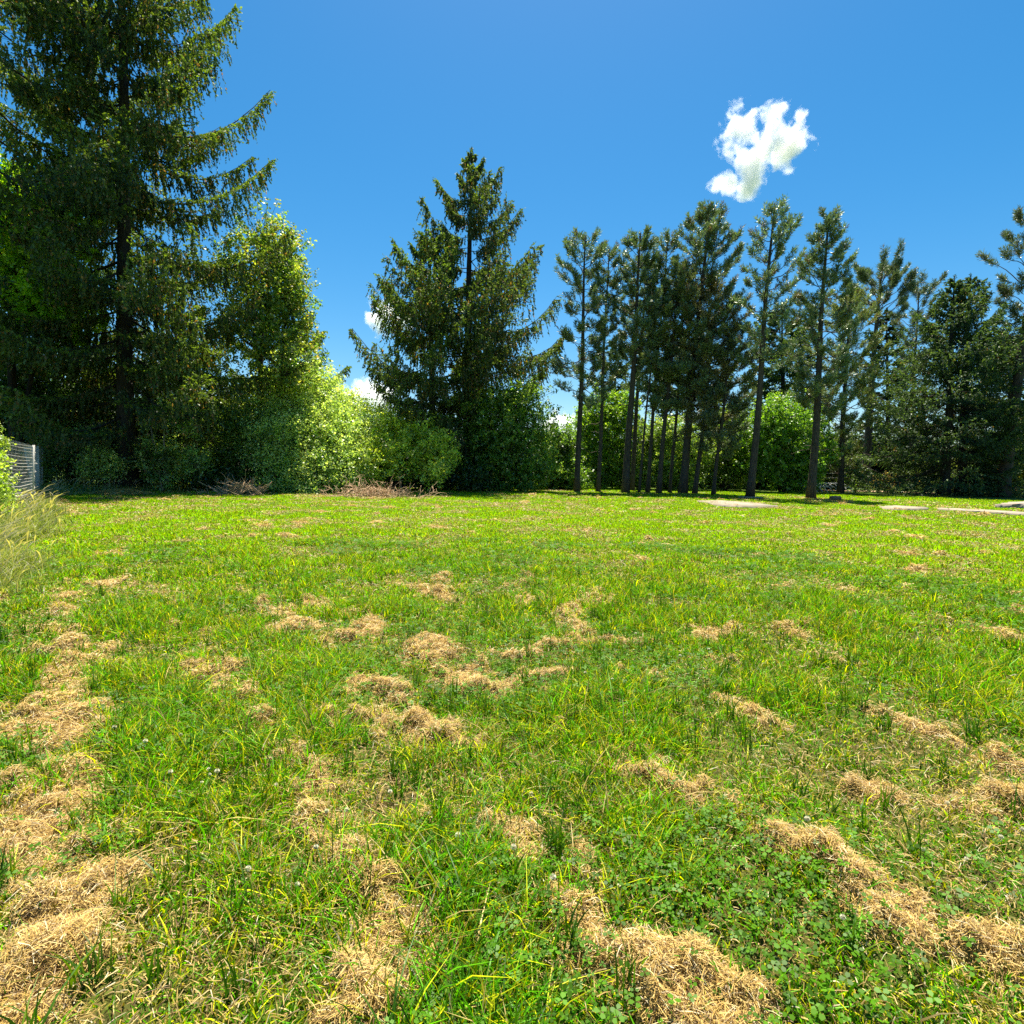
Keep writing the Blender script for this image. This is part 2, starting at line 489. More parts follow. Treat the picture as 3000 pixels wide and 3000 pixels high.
# clover leaves
mb = MB()
x, y, d = sector(1500, 1.2, 11.0, 1.3, 3.0)
keep = (rng.random(len(x)) < sstep(0.42, 0.60, fbm(x * 1.1, y * 1.1, 81, 4)) * (1 - 0.9 * straw(x, y)))
x, y, d = x[keep], y[keep], d[keep]
n = len(x)
hz = 0.035 + 0.05 * rng.random(n)
az = rng.random(n) * 6.28
base = np.stack([x, y, hgt(x, y) + hz], 1)
r = (0.006 + 0.007 * rng.random(n)) * np.maximum(1, d / 5)
cc = np.array([0.07, 0.175, 0.006]) * (0.5 + 1.0 * rng.random((n, 1)))
tilt = rng.normal(0, 0.35, (n, 2))
nrm = np.stack([tilt[:, 0], tilt[:, 1], np.ones(n)], 1); nrm /= np.linalg.norm(nrm, axis=1, keepdims=True)
for k in range(3):
    a = az + k * 2.094
    dr = np.stack([np.cos(a), np.sin(a), np.zeros(n)], 1); dr -= nrm * (dr * nrm).sum(1, keepdims=True)
    sd_ = np.cross(nrm, dr)
    p0 = base + dr * r[:, None] * 0.1
    pts = [p0, p0 + (dr * 0.75 + sd_ * 0.62) * r[:, None], p0 + (dr * 1.45 + sd_ * 0.45) * r[:, None], p0 + dr * 1.5 * r[:, None],
           p0 + (dr * 1.45 - sd_ * 0.45) * r[:, None], p0 + (dr * 0.75 - sd_ * 0.62) * r[:, None]]
    v = np.stack(pts, 1).reshape(-1, 3); b = np.arange(n)[:, None] * 6
    q = np.concatenate([b + np.array([[0, 1, 2, 3]]), b + np.array([[0, 3, 4, 5]])], 0)
    mb.add(v, q=q, c=np.repeat(cc, 6, 0))
tag(mb.build('clover', M_CLOVER), kind='stuff')

# ------------------------------------------------------------------ dry clippings
def straws(mb, x, y, z, L, W, tiltmax, col, sag=0.2):
    n = len(x)
    az = rng.random(n) * 2 * np.pi
    tl = rng.normal(0, tiltmax, n)
    a = np.stack([np.cos(az) * np.cos(tl), np.sin(az) * np.cos(tl), np.sin(tl)], 1) * L[:, None] * 0.5
    fa = rng.random(n) * 2 * np.pi
    b = np.cross(a, np.stack([np.cos(fa) * .6, np.sin(fa) * .6, np.ones(n)], 1)); b /= np.linalg.norm(b, axis=1, keepdims=True) + 1e-9
    b = b * W[:, None] * 0.5
    c = np.stack([x, y, z], 1)
    up = np.array([0, 0, 1.0]) * (L * sag * rng.random(n))[:, None]
    v = np.stack([c - a - b, c - a + b, c + b + up, c - b + up, c + a + b * .6, c + a - b * .6], 1).reshape(-1, 3)
    i = np.arange(n)[:, None] * 6
    q = np.concatenate([i + np.array([[0, 1, 2, 3]]), i + np.array([[3, 2, 4, 5]])], 0)
    mb.add(v, q=q, c=np.repeat(col, 6, 0))

def straw_cols(n):
    r = rng.random((n, 1))
    c = np.array([0.50, 0.32, 0.085]) * (1 - r) + np.array([0.68, 0.49, 0.15]) * r
    r2 = rng.random((n, 1))
    c = np.where(r2 < 0.26, np.array([0.22, 0.13, 0.045]), c)
    c = np.where(r2 > 0.94, np.array([0.72, 0.62, 0.38]), c)
    return c * (0.75 + 0.4 * rng.random((n, 1)))

mb = MB()
for (rho, d0, d1, pw, dr) in ((36000, 1.15, 5.0, 1.3, 2.5), (9500, 5.0, 36.0, 1.7, 5.0)):
    x, y, d = sector(rho, d0, d1, pw, dr)
    s = straw(x, y)
    keep = rng.random(len(x)) < np.clip(s * 1.15, 0.0, 1)
    x, y, d, s = x[keep], y[keep], d[keep], s[keep]
    n = len(x)
    lump = fbm(x * 9, y * 9, 15, 2)
    z = hgt(x, y) + s * (0.008 + 0.045 * lump * rng.random(n)) + 0.003
    straws(mb, x, y, z, (0.022 + 0.06 * rng.random(n) ** 1.5) * np.maximum(1, d / 5) ** 0.7, (0.0010 + 0.0016 * rng.random(n) ** 1.5) * np.maximum(1, d / 2.6) ** 0.95, 0.32, straw_cols(n))
# thin litter of dry stems between the green blades
x, y, d = sector(6500, 1.15, 40.0, 1.5, 2.5)
keep = rng.random(len(x)) < np.clip(0.5 + 1.3 * sstep(0.46, 0.64, fbm(x * 1.2, y * 1.2, 101, 4)) - d * 0.03, 0.03, 1)
x, y, d = x[keep], y[keep], d[keep]
n = len(x)
straws(mb, x, y, hgt(x, y) + 0.005 + 0.04 * rng.random(n), (0.012 + 0.05 * rng.random(n) ** 2) * np.maximum(1, d / 5) ** 0.6, (0.0013 + 0.0018 * rng.random(n)) * np.maximum(1, d / 3.0) ** 0.9, 0.5, straw_cols(n) * (0.45 + 0.55 * rng.random((n, 1))))
tag(mb.build('dry_clippings', M_STRAW), kind='stuff')

# white clover blossoms
def blossom_mesh():
    b = MB()
    n = 70
    i = np.arange(n) + 0.5
    ph = np.arccos(1 - 1.55 * i / n); th = np.pi * (1 + 5 ** 0.5) * i
    d = np.stack([np.cos(th) * np.sin(ph), np.sin(th) * np.sin(ph), np.cos(ph)], 1)
    s_ = np.cross(d, [0.3, 0.2, 1]); s_ /= np.linalg.norm(s_, axis=1, keepdims=True)
    ctr = np.array([0, 0, 0.085])
    b.diamonds(ctr + d * 0.0065, d * 0.005, s_ * 0.0018, np.array([0.80, 0.77, 0.60]) * (0.7 + 0.2 * rng.random((n, 1))))
    b.tube([(0, 0, 0), (0.003, 0, 0.04), (0, 0, 0.083)], 0.0011, 4, (0.1, 0.2, 0.03))
    return b
fl0 = None
cand = []
for (fx, fy) in ((340,1412),(300,1455),(305,1400),(395,1480),(402,1490),(350,1530),(620,1560),(600,1640),(385,1500),(410,1495),(520,1500),(775,1345),(645,1560),(730,1520),(1340,1240),(1000,1520),(810,1570),(1150,1310),(1250,1295),(330,1485),(1790,1555),(1740,1630),(1580,1760),(1820,1650),(1510,1570),(860,1620),(905,1490),(455,1690),(560,1700),(280,1430)):
    cand.append(ground(fx * S19, fy * S19)[:2])
for _ in range(90):
    y = 1.6 + 7 * rng.random(); x = (rng.random() - .5) * 1.9 * y
    if float(fbm(np.array([x * 1.1]), np.array([y * 1.1]), 81, 4)[0]) > 0.47: cand.append((x, y))
for (x, y) in cand:
    z = float(hgt(np.array([x]), np.array([y]))[0])
    if fl0 is None:
        fl0 = blossom_mesh().build('clover_flower', M_FLOWER); o = fl0
        tag(o, 'small round white clover blossom on a thin stem in the mown grass', 'flower', 'white clover blossoms in the mown grass')
    else:
        o = fl0.copy(); COL.objects.link(o)
    sc = 0.6 + 0.5 * rng.random()
    o.location = (x, y, z - 0.004); o.scale = (sc, sc, sc); o.rotation_euler = (rng.normal(0, .15), rng.normal(0, .15), rng.random() * 6)

# tall uncut grass along the left edge
mb = MB()
x, y, d = sector(2000, 3.5, 34.0, 1.4, 7.0, half=0.95)
ts = tall_side(x, y)
keep = (rng.random(len(x)) < ts) & (x > -30)
x, y, d, ts = x[keep], y[keep], d[keep], ts[keep]
n = len(x)
r = rng.random((n, 1))
c = np.array([0.15, 0.22, 0.03]) * (1 - r) + np.array([0.30, 0.33, 0.09]) * r
c = np.where(rng.random((n, 1)) < 0.22, np.array([0.42, 0.38, 0.22]), c) * (0.7 + 0.5 * rng.random((n, 1)))
H = (0.14 + 0.32 * rng.random(n)) * (0.35 + 0.65 * ts) * (0.7 + 0.7 * fbm(x * .8, y * .8, 95, 3))
blades(mb, x, y, hgt(x, y) - 0.01, H, (0.009 + 0.008 * rng.random(n)) * np.maximum(1, d / 9) ** 0.8, np.abs(rng.normal(0.5, 0.5, n)) + 0.1, 4, c)
# seed heads on arching stems
k = rng.random(n) < 0.022
xs, ys, dd = x[k], y[k], d[k]; m = len(xs)
az = rng.normal(0.2, 0.9, m); dxy = np.stack([np.cos(az), np.sin(az) * .5], 1)
Hs = (0.6 + 0.35 * rng.random(m)) * (0.5 + 0.5 * ts[k])
t = np.linspace(0, 1, 6)
P = np.stack([xs[:, None] + dxy[:, :1] * Hs[:, None] * 0.55 * t ** 2.4, ys[:, None] + dxy[:, 1:] * Hs[:, None] * 0.55 * t ** 2.4, Hs[:, None] * (t - 0.28 * t ** 3)], -1)
w = (0.0025 * np.maximum(1, dd / 8))[:, None]
wid = w * np.array([1, 1, 1, 1.4, 4.2, 1.5])[None]
off = np.stack([-np.sin(az)[:, None] * wid * .3 + wid * .7, np.zeros_like(wid), np.zeros_like(wid)], -1)
V = np.stack([P - off, P + off], 2).reshape(-1, 3)
b = np.arange(m)[:, None] * 12; s_ = np.arange(5)[None] * 2
mb.add(V, q=np.stack([b + s_, b + s_ + 1, b + s_ + 3, b + s_ + 2], -1).reshape(-1, 4), c=np.repeat(np.array([0.46, 0.40, 0.26]) * (0.7 + .5 * rng.random((m, 1))), 12, 0))
tag(mb.build('tall_grass', mat_leaf('tall_grass_blades', 0.4, 0.02, 0.45, (1.4, 1.45, 0.35))), kind='stuff')

# ------------------------------------------------------------------ trees
def unit(v): return v / (np.linalg.norm(v, axis=-1, keepdims=True) + 1e-9)

def profile(pts):
    a = np.array(pts, float)
    return lambda t: np.interp(t, a[:, 0], a[:, 1])

def trunk_line(base, top, n=14, wob=0.12):
    t = np.linspace(0, 1, n)[:, None]
    p = base * (1 - t) + top * t
    w = np.stack([np.sin(t[:, 0] * 5 + rng.random() * 6), np.cos(t[:, 0] * 4 + rng.random() * 6), t[:, 0] * 0], 1) * wob * np.sin(np.pi * t)
    return p + w

def spruce(name, label, base, top, rad, n_limb=110, t0=0.12, t1=0.985, slope=(-0.25, 0.75), hang=0.8, r0=None, needle=0.155, col=(0.035, 0.062, 0.018),
           tipc=(0.10, 0.15, 0.02), density=1.0, spread=0.28, bark=None, group=None, upturn=0.25, az_bias=None, seedgap=0.25, cones=0.0, parts=None, cat='spruce tree'):
    base, top = np.array(base, float), np.array(top, float)
    H = top[2] - base[2]
    root = empty(name, base, label, cat, group)
    tl = trunk_line(base, top, 16, 0.08)
    r0 = r0 or H * 0.016
    tb = MB()
    tt = np.linspace(0, 1, 16)
    rad_t = r0 * (1 - tt) ** 0.8 + 0.015
    rad_t[0] *= 1.35
    tb.tube(tl, rad_t, 10)
    cb = MB()
    rf = profile(rad)
    k = np.arange(n_limb)
    tz = t0 + (t1 - t0) * ((k + rng.random(n_limb) * 0.9) / n_limb) ** 0.92
    az = k * 2.39996 + rng.normal(0, 0.35, n_limb)
    for i in range(n_limb):
        t = tz[i]
        L = float(rf(t)) * (1.12 - 0.58 * rng.random() ** 1.25)
        if L < 0.12: L = 0.12
        org = np.array([np.interp(t, tt, tl[:, a]) for a in range(3)])
        sl = slope[0] * (1 - t) + slope[1] * t + rng.normal(0, 0.17)
        out = np.array([math.cos(az[i]), math.sin(az[i]), 0.0]); side = np.array([-out[1], out[0], 0.0])
        ns = 9
        s = np.linspace(0, 1, ns)
        bow = rng.normal(0, 0.07)
        zz = L * (sl * s - 0.10 * np.sin(np.pi * s) + upturn * (s ** 3) - upturn * 0.35 * s)
        xx = L * s * (1 - 0.06 * abs(sl))
        lp = org + out * xx[:, None] + side * (L * bow * np.sin(np.pi * s * .8))[:, None] + np.array([0, 0, 1.0]) * zz[:, None]
        rr = max(0.006, min(0.07, 0.008 * L + 0.005))
        tb.tube(lp, rr * (1 - s * 0.85) + 0.003, 4, cap=False)
        # anchors of the branchlets: on the limb and out to its sides
        na = int((15 + 21 * L) * density)
        sa = 1 - (1 - seedgap) * rng.random(na) ** 0.85 * 1.0
        sa = np.clip(sa, seedgap * (0.6 + 0.4 * (1 - t)), 1)
        wid = spread * L * np.sqrt(np.clip(1 - sa, 0, 1)) * (0.5 + 0.6 * sa) + 0.10
        lat = (rng.random(na) * 2 - 1) * wid
        bx = np.stack([np.interp(sa, s, lp[:, a]) for a in range(3)], 1)
        anc = bx + side * lat[:, None] + out * (np.abs(lat) * 0.45)[:, None] + np.array([0, 0, -1.0]) * (np.abs(lat) * 0.22)[:, None]
        # twigs that carry them
        big = np.argsort(-np.abs(lat))[:max(2, na // 9)]
        for b_ in big[:7]:
            tb.tube(np.stack([bx[b_] - out * abs(lat[b_]) * .2, (bx[b_] + anc[b_]) / 2 + [0, 0, 0.03], anc[b_]]), [0.012, 0.008, 0.003], 3, cap=False)
        hl = hang * (0.25 + 0.95 * rng.random(na)) * (0.35 + 0.65 * min(1, L / 3)) * (0.55 + 0.6 * np.sin(np.pi * np.clip(sa, 0, 1) ** 1.3 * 0.92))
        K = max(4, int(hang * 15) + 2)
        kk = (np.arange(K) + rng.random((na, K)) * 0.8) / K
        dirn = unit(out[None] * (0.22 + 0.5 * (1 - min(hang, 1)))+ np.array([0, 0, -1.0]) * (0.25 + hang) + rng.normal(0, 0.16, (na, 3)))
        pos = anc[:, None] + dirn[:, None] * (hl[:, None] * kk)[..., None] + rng.normal(0, 0.022, (na, K, 3))
        ax = unit(dirn[:, None] + rng.normal(0, 0.42, (na, K, 3)))
        n_ = na * K
        pos, ax = pos.reshape(-1, 3), ax.reshape(-1, 3)
        bb = unit(np.cross(ax, rng.normal(0, 1, (n_, 3))))
        ln = needle * (0.6 + 0.7 * rng.random((n_, 1)))
        lc = (0.75 + 0.5 * rng.random()) 
        f = np.clip(np.repeat(sa, K)[:, None] * 1.1 - 0.45, 0, 1) * rng.random((n_, 1)) ** 1.5
        c = (np.array(col) * lc) * (1 - f) + np.array(tipc) * f  # tip colour: new growth plus sunlit highlights painted in
        if cones > 0:
            c = np.where(rng.random((n_, 1)) < cones, np.array([0.16, 0.085, 0.03]), c)
        c = c * (1.0 + 1.3 * rng.random((n_, 1)))
        cb.diamonds(pos, ax * ln * 0.5, bb * ln * 0.24, c)
        # sprays that stand along the limb, pointing out
        ns2 = int((14 + 20 * L) * density)
        s2 = 0.25 + 0.75 * rng.random(ns2)
        l2 = (rng.random(ns2) * 2 - 1) * (spread * .9 * L * np.sqrt(np.clip(1 - s2, 0, 1)) + 0.05)
        p2 = np.stack([np.interp(s2, s, lp[:, a]) for a in range(3)], 1) + side * l2[:, None] + out * (np.abs(l2) * 0.45)[:, None] - np.array([0, 0, 1.0]) * (np.abs(l2) * 0.2)[:, None]
        K2 = 7
        d2 = unit(out[None] * 0.9 + side[None] * np.sign(l2)[:, None] * 0.6 + rng.normal(0, 0.3, (ns2, 3)) + np.array([0, 0, 0.25 * (sl + upturn)]))
        q2 = p2[:, None] + d2[:, None] * (np.arange(K2) / K2 * 0.34)[None, :, None] * (0.5 + 0.5 * min(1, L / 2)) + rng.normal(0, 0.02, (ns2, K2, 3))
        a2 = unit(d2[:, None] + rng.normal(0, 0.5, (ns2, K2, 3))).reshape(-1, 3); q2 = q2.reshape(-1, 3)
        n2 = len(q2)
        b2 = unit(np.cross(a2, rng.normal(0, 1, (n2, 3))))
        ln = needle * (0.6 + 0.6 * rng.random((n2, 1)))
        f = rng.random((n2, 1))
        c = (np.array(col) * lc * (1 - f) + np.array(tipc) * f) * (1.1 + 1.3 * rng.random((n2, 1)))
        cb.diamonds(q2, a2 * ln * 0.5, b2 * ln * 0.24, c)
    # leader
    n3 = 60
    zt = rng.random(n3) ** 1.2 * 0.9
    p3 = top + np.stack([rng.normal(0, .05, n3) , rng.normal(0, .05, n3), 0.15 - zt], 1)
    a3 = unit(np.stack([rng.normal(0, .7, n3), rng.normal(0, .7, n3), np.full(n3, 0.8)], 1))
    cb.diamonds(p3, a3 * needle * .6, unit(np.cross(a3, rng.normal(0, 1, (n3, 3)))) * needle * .15, np.array(col) * (0.8 + .6 * rng.random((n3, 1))))
    tb.build('trunk', bark or M_BARKD, root, base, smooth=True)
    cb.build('crown', M_NEEDLE, root, base)
    return root

def pine(name, label, base, top, rad, n_limb=60, t0=0.45, slope=(-0.1, 1.0), r0=None, tuft=0.30, col=(0.055, 0.08, 0.034), n_twig=8, nl=24, group=None, start=0.3,
         bark=None, dead=0, hard_tip=False, curve=0.35, needle_w=0.017, side=None, cat='pine tree'):
    base, top = np.array(base, float), np.array(top, float)
    H = top[2] - base[2]
    root = empty(name, base, label, cat, group)
    tl = trunk_line(base, top, 16, 0.07)
    tt = np.linspace(0, 1, 16)
    r0 = r0 or 0.2
    tb = MB()
    rt = r0 * (1 - tt * 0.93) ** 0.75 + 0.008; rt[0] *= 1.3
    tb.tube(tl, rt, 10)
    rf = profile(rad)
    pts, dirs, scl = [], [], []
    for i in range(n_limb + dead):
        isdead = i >= n_limb
        t = t0 + (0.985 - t0) * (i + rng.random()) / n_limb if not isdead else (0.18 + (t0 - 0.15) * rng.random())
        a = i * 2.39996 + rng.normal(0, 0.4)
        if side is not None and rng.random() < 0.6: a = side + rng.normal(0, 0.8)
        L = float(rf(t)) * (1.12 - 0.62 * rng.random() ** 1.2)
        if isdead: L = 0.4 + 1.1 * rng.random()
        L = max(L, 0.15)
        org = np.array([np.interp(t, tt, tl[:, k]) for k in range(3)])
        sl = slope[0] * (1 - t) + slope[1] * t + rng.normal(0, 0.25)
        out = np.array([math.cos(a), math.sin(a), 0.0]); sd2 = np.array([-out[1], out[0], 0.0])
        s = np.linspace(0, 1, 8)
        wig = rng.normal(0, 0.03, 8).cumsum() * s
        lp = org + out * (L * s * 0.95)[:, None] + sd2 * (L * wig)[:, None] + np.array([0, 0, 1.0]) * (L * (sl * s + curve * (s ** 2 - s) + 0.05 * np.sin(s * 9 + a)))[:, None]
        rr = 0.010 + 0.011 * L
        tb.tube(lp, rr * (1 - 0.8 * s) + 0.004, 4, cap=False)
        if isdead: continue
        nt = max(3, int(n_twig * (0.42 + 0.38 * L)))
        for j in range(nt):
            sj = start + (1 - start) * rng.random() ** 0.7 if j else 1.0
            p = np.array([np.interp(sj, s, lp[:, k]) for k in range(3)])
            sg = 1 if rng.random() < 0.5 else -1
            dv = unit(out * (0.7 + 0.3 * rng.random()) + sd2 * sg * (0.9 * rng.random() if j else 0) + np.array([0, 0, 0.25 + 0.5 * rng.random() + 0.2 * sl]))
            tw = (0.25 + 0.35 * L * 0.5 * (1.1 - sj)) * (0.5 + rng.random()) if j else 0.08
            e = p + dv * tw
            e2 = e + unit(dv + np.array([0, 0, 0.8])) * 0.15
            tb.tube(np.stack([p, p * .5 + e * .5 + [0, 0, -.02], e, e2]), [0.012, 0.009, 0.007, 0.004], 3, cap=False)
            pts.append(e2); dirs.append(unit(dv * 0.6 + np.array([0, 0, 0.9]))); scl.append(0.75 + 0.5 * rng.random())
            if rng.random() < 0.7:
                pts.append(e * .6 + p * .4); dirs.append(unit(dv + np.array([0, 0, 0.4]))); scl.append(0.6 + 0.4 * rng.random())
    for q in range(5):
        pts.append(top - np.array([0, 0, 0.18 * q])); dirs.append(np.array([rng.normal(0, .15), rng.normal(0, .15), 1.0])); scl.append(0.8)
    pts, dirs, scl = np.array(pts), unit(np.array(dirs)), np.array(scl)
    n = len(pts)
    D = np.repeat(dirs, nl, 0)
    f = rng.random(n * nl)
    rd = unit(np.cross(D, rng.normal(0, 1, (n * nl, 3))))
    ax = unit(D * (0.35 + 1.1 * f[:, None]) + rd * 0.9 + np.array([0, 0, -0.12]))
    ln = tuft * np.repeat(scl, nl)[:, None] * (0.55 + 0.35 * rng.random((n * nl, 1)))
    st = np.repeat(pts, nl, 0) + D * (f - 0.6)[:, None] * tuft * 1.1
    tcol = np.array(col) * 2.3 * (0.75 + 0.55 * rng.random((n, 1)))
    tcol = np.where(rng.random((n, 1)) < 0.10, np.array([0.13, 0.095, 0.04]), tcol)
    c = np.repeat(tcol, nl, 0) * (0.75 + 0.5 * rng.random((n * nl, 1)))
    cb = MB()
    cb.diamonds(st + ax * ln * 0.5, ax * ln * 0.5, unit(np.cross(ax, rng.normal(0, 1, ax.shape))) * needle_w * (0.8 + 0.6 * rng.random((n * nl, 1))), c)
    tb.build('trunk', bark or M_BARK, root, base, smooth=True)
    cb.build('crown', M_PINE, root, base)
    return root

def broadleaf(name, label, blobs, Y, base, col=(0.06, 0.12, 0.015), tipc=(0.16, 0.22, 0.03), leaf=0.11, dens=150, stems=3, r0=0.1, bark=None, cat='broadleaf tree', group=None,
              depth=1.0, clump=22, up=0.4, apron=0.0, dry=0.0, sig=0.2, limbs=True, inner=0.4, wob=0.75):
    """blobs: (px, py, radius px) in the photograph at distance Y (+ optional dY)"""
    base = np.array(base, float)
    root = empty(name, base, label, cat, group)
    cb, tb = MB(), MB()
    cen = []
    pmin, pmax = min(b_[1] for b_ in blobs), max(b_[1] for b_ in blobs)
    for bl in blobs:
        y_ = Y + (bl[3] if len(bl) > 3 else rng.normal(0, 0.35)) - apron * (bl[1] - pmin) / (pmax - pmin + 1)
        c = at(bl[0], bl[1], y_)
        r = bl[2] / FPX * y_
        cen.append((c, r))
    for (c, r) in cen:
        ncl = max(6, int(4 * math.pi * r * r * dens * 1.6 / clump)); 
        d = unit(rng.normal(0, 1, (ncl, 3)))
        nz_ = 0.55 + wob * fbm(d[:, 0] * 2.2 + c[0], d[:, 1] * 2.2 + d[:, 2] * 2.7 + c[2], 5, 3) + 0.10 * rng.normal(0, 1, ncl) + 0.35 * rng.random(ncl) * (rng.random(ncl) < 0.07)
        q = np.where(rng.random(ncl) < inner, 0.35 + 0.5 * rng.random(ncl), 1.0)
        rad = r * nz_ * q
        cc = c + d * rad[:, None] * np.array([1.0, depth, 0.95])
        cc[:, 2] = np.maximum(cc[:, 2], 0.08 + 0.3 * rng.random(ncl))
        outd = unit(d + np.array([0, 0, 0.35]))
        n = ncl * clump
        # leaves run out along a short shoot in each clump
        f = rng.random(n)
        sh = np.repeat(unit(outd + rng.normal(0, 0.35, outd.shape)), clump, 0)
        P = np.repeat(cc, clump, 0) + sh * ((f - 0.6) * sig * 2.4)[:, None] + rng.normal(0, sig * 0.42, (n, 3))
        P[:, 2] = np.maximum(P[:, 2], 0.03)
        nr = unit(rng.normal(0, 0.75, (n, 3)) + np.array([0, 0, up]) + 0.35 * sh)
        ax = unit(np.cross(nr, rng.normal(0, 1, (n, 3))) + 0.0)
        bb = np.cross(nr, ax)
        ln = leaf * 1.25 * (0.4 + 0.95 * rng.random((n, 1)) ** 1.3)
        cv = np.repeat(0.45 + 1.0 * rng.random((ncl, 1)), clump, 0)
        tp = np.repeat(rng.random((ncl, 1)) ** 1.6, clump, 0) * f[:, None]
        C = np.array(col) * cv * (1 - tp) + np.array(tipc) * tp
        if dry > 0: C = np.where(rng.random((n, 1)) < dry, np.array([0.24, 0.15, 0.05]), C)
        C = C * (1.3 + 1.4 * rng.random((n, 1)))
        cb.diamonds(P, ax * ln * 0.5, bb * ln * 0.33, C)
        # twigs to some clumps
        hub = c - np.array([0, 0, r * 0.45])
        for k in rng.choice(ncl, min(ncl, 26), replace=False):
            e = cc[k]
            m1 = hub * .5 + e * .5 + rng.normal(0, r * 0.07, 3)
            tb.tube(np.stack([hub, m1, e]), [0.022 * r, 0.012 * r, 0.004], 3, cap=False)
    hubs = [c - np.array([0, 0, r * 0.45]) for c, r in cen]
    for k in range(stems):
        b0 = base + np.array([rng.normal(0, 0.12 * (stems > 1)), rng.normal(0, 0.1), -0.05])
        h0 = hubs[k % len(hubs)]
        mid = b0 * 0.45 + h0 * 0.55 + np.array([rng.normal(0, .15), rng.normal(0, .15), 0.1])
        rr = r0 * (1 if k == 0 else 0.65)
        tb.tube(np.stack([b0, b0 * .75 + mid * .25 + rng.normal(0, .03, 3), mid, h0]), [rr * 1.25, rr, rr * .75, rr * .35], 7)
    for k in range(stems, len(hubs)):
        j = min(range(k), key=lambda i: np.linalg.norm(hubs[i] - hubs[k]))
        tb.tube(np.stack([hubs[j], hubs[j] * .5 + hubs[k] * .5 + rng.normal(0, .12, 3), hubs[k]]), [r0 * .45, r0 * .35, r0 * .25], 5)
    tb.build('trunk', bark or M_BARKD, root, base, smooth=True)
    cb.build('crown', M_LEAF, root, base)
    return root

def tree_pts(bx, Y, tx, ty):
    b = ground_at(bx, Y); t = at(tx, ty, Y)
    return b, t
def pxm(px, Y): return px / FPX * Y
def radprof(base, top, Y, rows):
    """rows of (image y, half width px) -> profile over the tree's height"""
    H = top[2]
    out = []
    for (py, hw) in rows:
        z = at((base[0] / Y) * FPX + 1500, py, Y)[2]
        out.append((z / H, pxm(hw, Y)))
    return sorted(out)

# --- left: the giant spruce, its neighbour and the wood round them
Y = 28.0
b, t = tree_pts(374, Y, 345, -480)
spruce('spruce_tree', 'towering drooping spruce at the left whose top runs out of the picture', b, t,
       radprof(b, t, Y, [(1330, 260), (1150, 400), (1000, 440), (800, 440), (490, 400), (300, 340), (140, 280), (0, 260), (-200, 170), (-480, 20)]),
       n_limb=108, t0=0.10, seedgap=0.1, slope=(-0.38, 0.62), hang=0.95, r0=0.42, density=1.15, cones=0.10, col=(0.036, 0.058, 0.016), tipc=(0.105, 0.155, 0.018))
Y = 24.5
b, t = tree_pts(-30, Y, -60, -500)
spruce('spruce_tree', 'shaggy spruce cut by the left edge of the picture, limbs sagging to the right', b, t,
       radprof(b, t, Y, [(1000, 300), (600, 420), (300, 420), (100, 360), (-200, 200), (-500, 20)]),
       n_limb=44, t0=0.28, slope=(-0.75, 0.35), hang=0.8, r0=0.36, density=0.85, cones=0.08, col=(0.034, 0.056, 0.02), tipc=(0.09, 0.13, 0.018))
Y = 33.0
b, t = tree_pts(215, Y, 200, -260)
spruce('spruce_tree', 'thin dark spruce standing behind and between the two left spruces', b, t,
       radprof(b, t, Y, [(1100, 160), (700, 220), (300, 200), (0, 120), (-260, 15)]), n_limb=50, t0=0.25, slope=(-0.4, 0.6), hang=0.7, r0=0.28, density=.8)
Y = 35.5
b, t = tree_pts(838, Y, 835, 720)
spruce('spruce_tree', 'slender spruce mostly hidden behind the rounded leafy tree, its twigs poking out right', b, t,
       radprof(b, t, Y, [(1250, 200), (1080, 150), (960, 110), (850, 70), (720, 12)]), n_limb=60, t0=0.2, slope=(-0.15, 0.5), hang=0.5, r0=0.16)
broadleaf('broadleaf_tree', 'bright yellow-green maple glowing behind the left spruces', [(60, 620, 110), (20, 760, 130), (130, 760, 110), (70, 900, 140), (190, 600, 80), (180, 900, 110), (-60, 560, 130)], 27.0,
          ground_at(40, 27.0), col=(0.15, 0.25, 0.008), tipc=(0.34, 0.42, 0.02), leaf=0.16, dens=85, stems=3, r0=0.2)
broadleaf('broadleaf_tree', 'tall rounded leafy tree with a bronze-tinged top right of the giant spruce',
          [(770, 700, 85), (835, 740, 80), (700, 780, 90), (850, 850, 85), (790, 850, 105), (870, 960, 75), (770, 980, 110), (690, 930, 90), (850, 1060, 90)], 31.5,
          ground_at(790, 31.5), col=(0.065, 0.115, 0.016), tipc=(0.27, 0.26, 0.04), leaf=0.12, dens=75, stems=2, r0=0.18, dry=0.04, apron=2.0)
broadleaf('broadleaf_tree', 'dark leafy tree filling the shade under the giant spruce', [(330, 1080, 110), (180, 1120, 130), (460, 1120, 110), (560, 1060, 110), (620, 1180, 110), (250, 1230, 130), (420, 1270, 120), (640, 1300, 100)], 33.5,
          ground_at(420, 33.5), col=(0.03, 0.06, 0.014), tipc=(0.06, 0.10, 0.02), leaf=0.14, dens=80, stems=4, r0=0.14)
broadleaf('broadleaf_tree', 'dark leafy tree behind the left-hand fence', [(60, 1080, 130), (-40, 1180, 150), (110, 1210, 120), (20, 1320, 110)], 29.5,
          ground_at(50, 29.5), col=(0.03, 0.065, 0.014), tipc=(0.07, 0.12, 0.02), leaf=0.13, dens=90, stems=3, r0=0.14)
broadleaf('leafy_shrub', 'large dark-green shrub behind the end of the wire fence', [(160, 1270, 70), (110, 1340, 60), (200, 1350, 70), (250, 1290, 60)], 27.6,
          ground_at(175, 27.6), col=(0.045, 0.09, 0.018), tipc=(0.13, 0.18, 0.05), leaf=0.10, dens=140, stems=5, r0=0.05, cat='shrub')
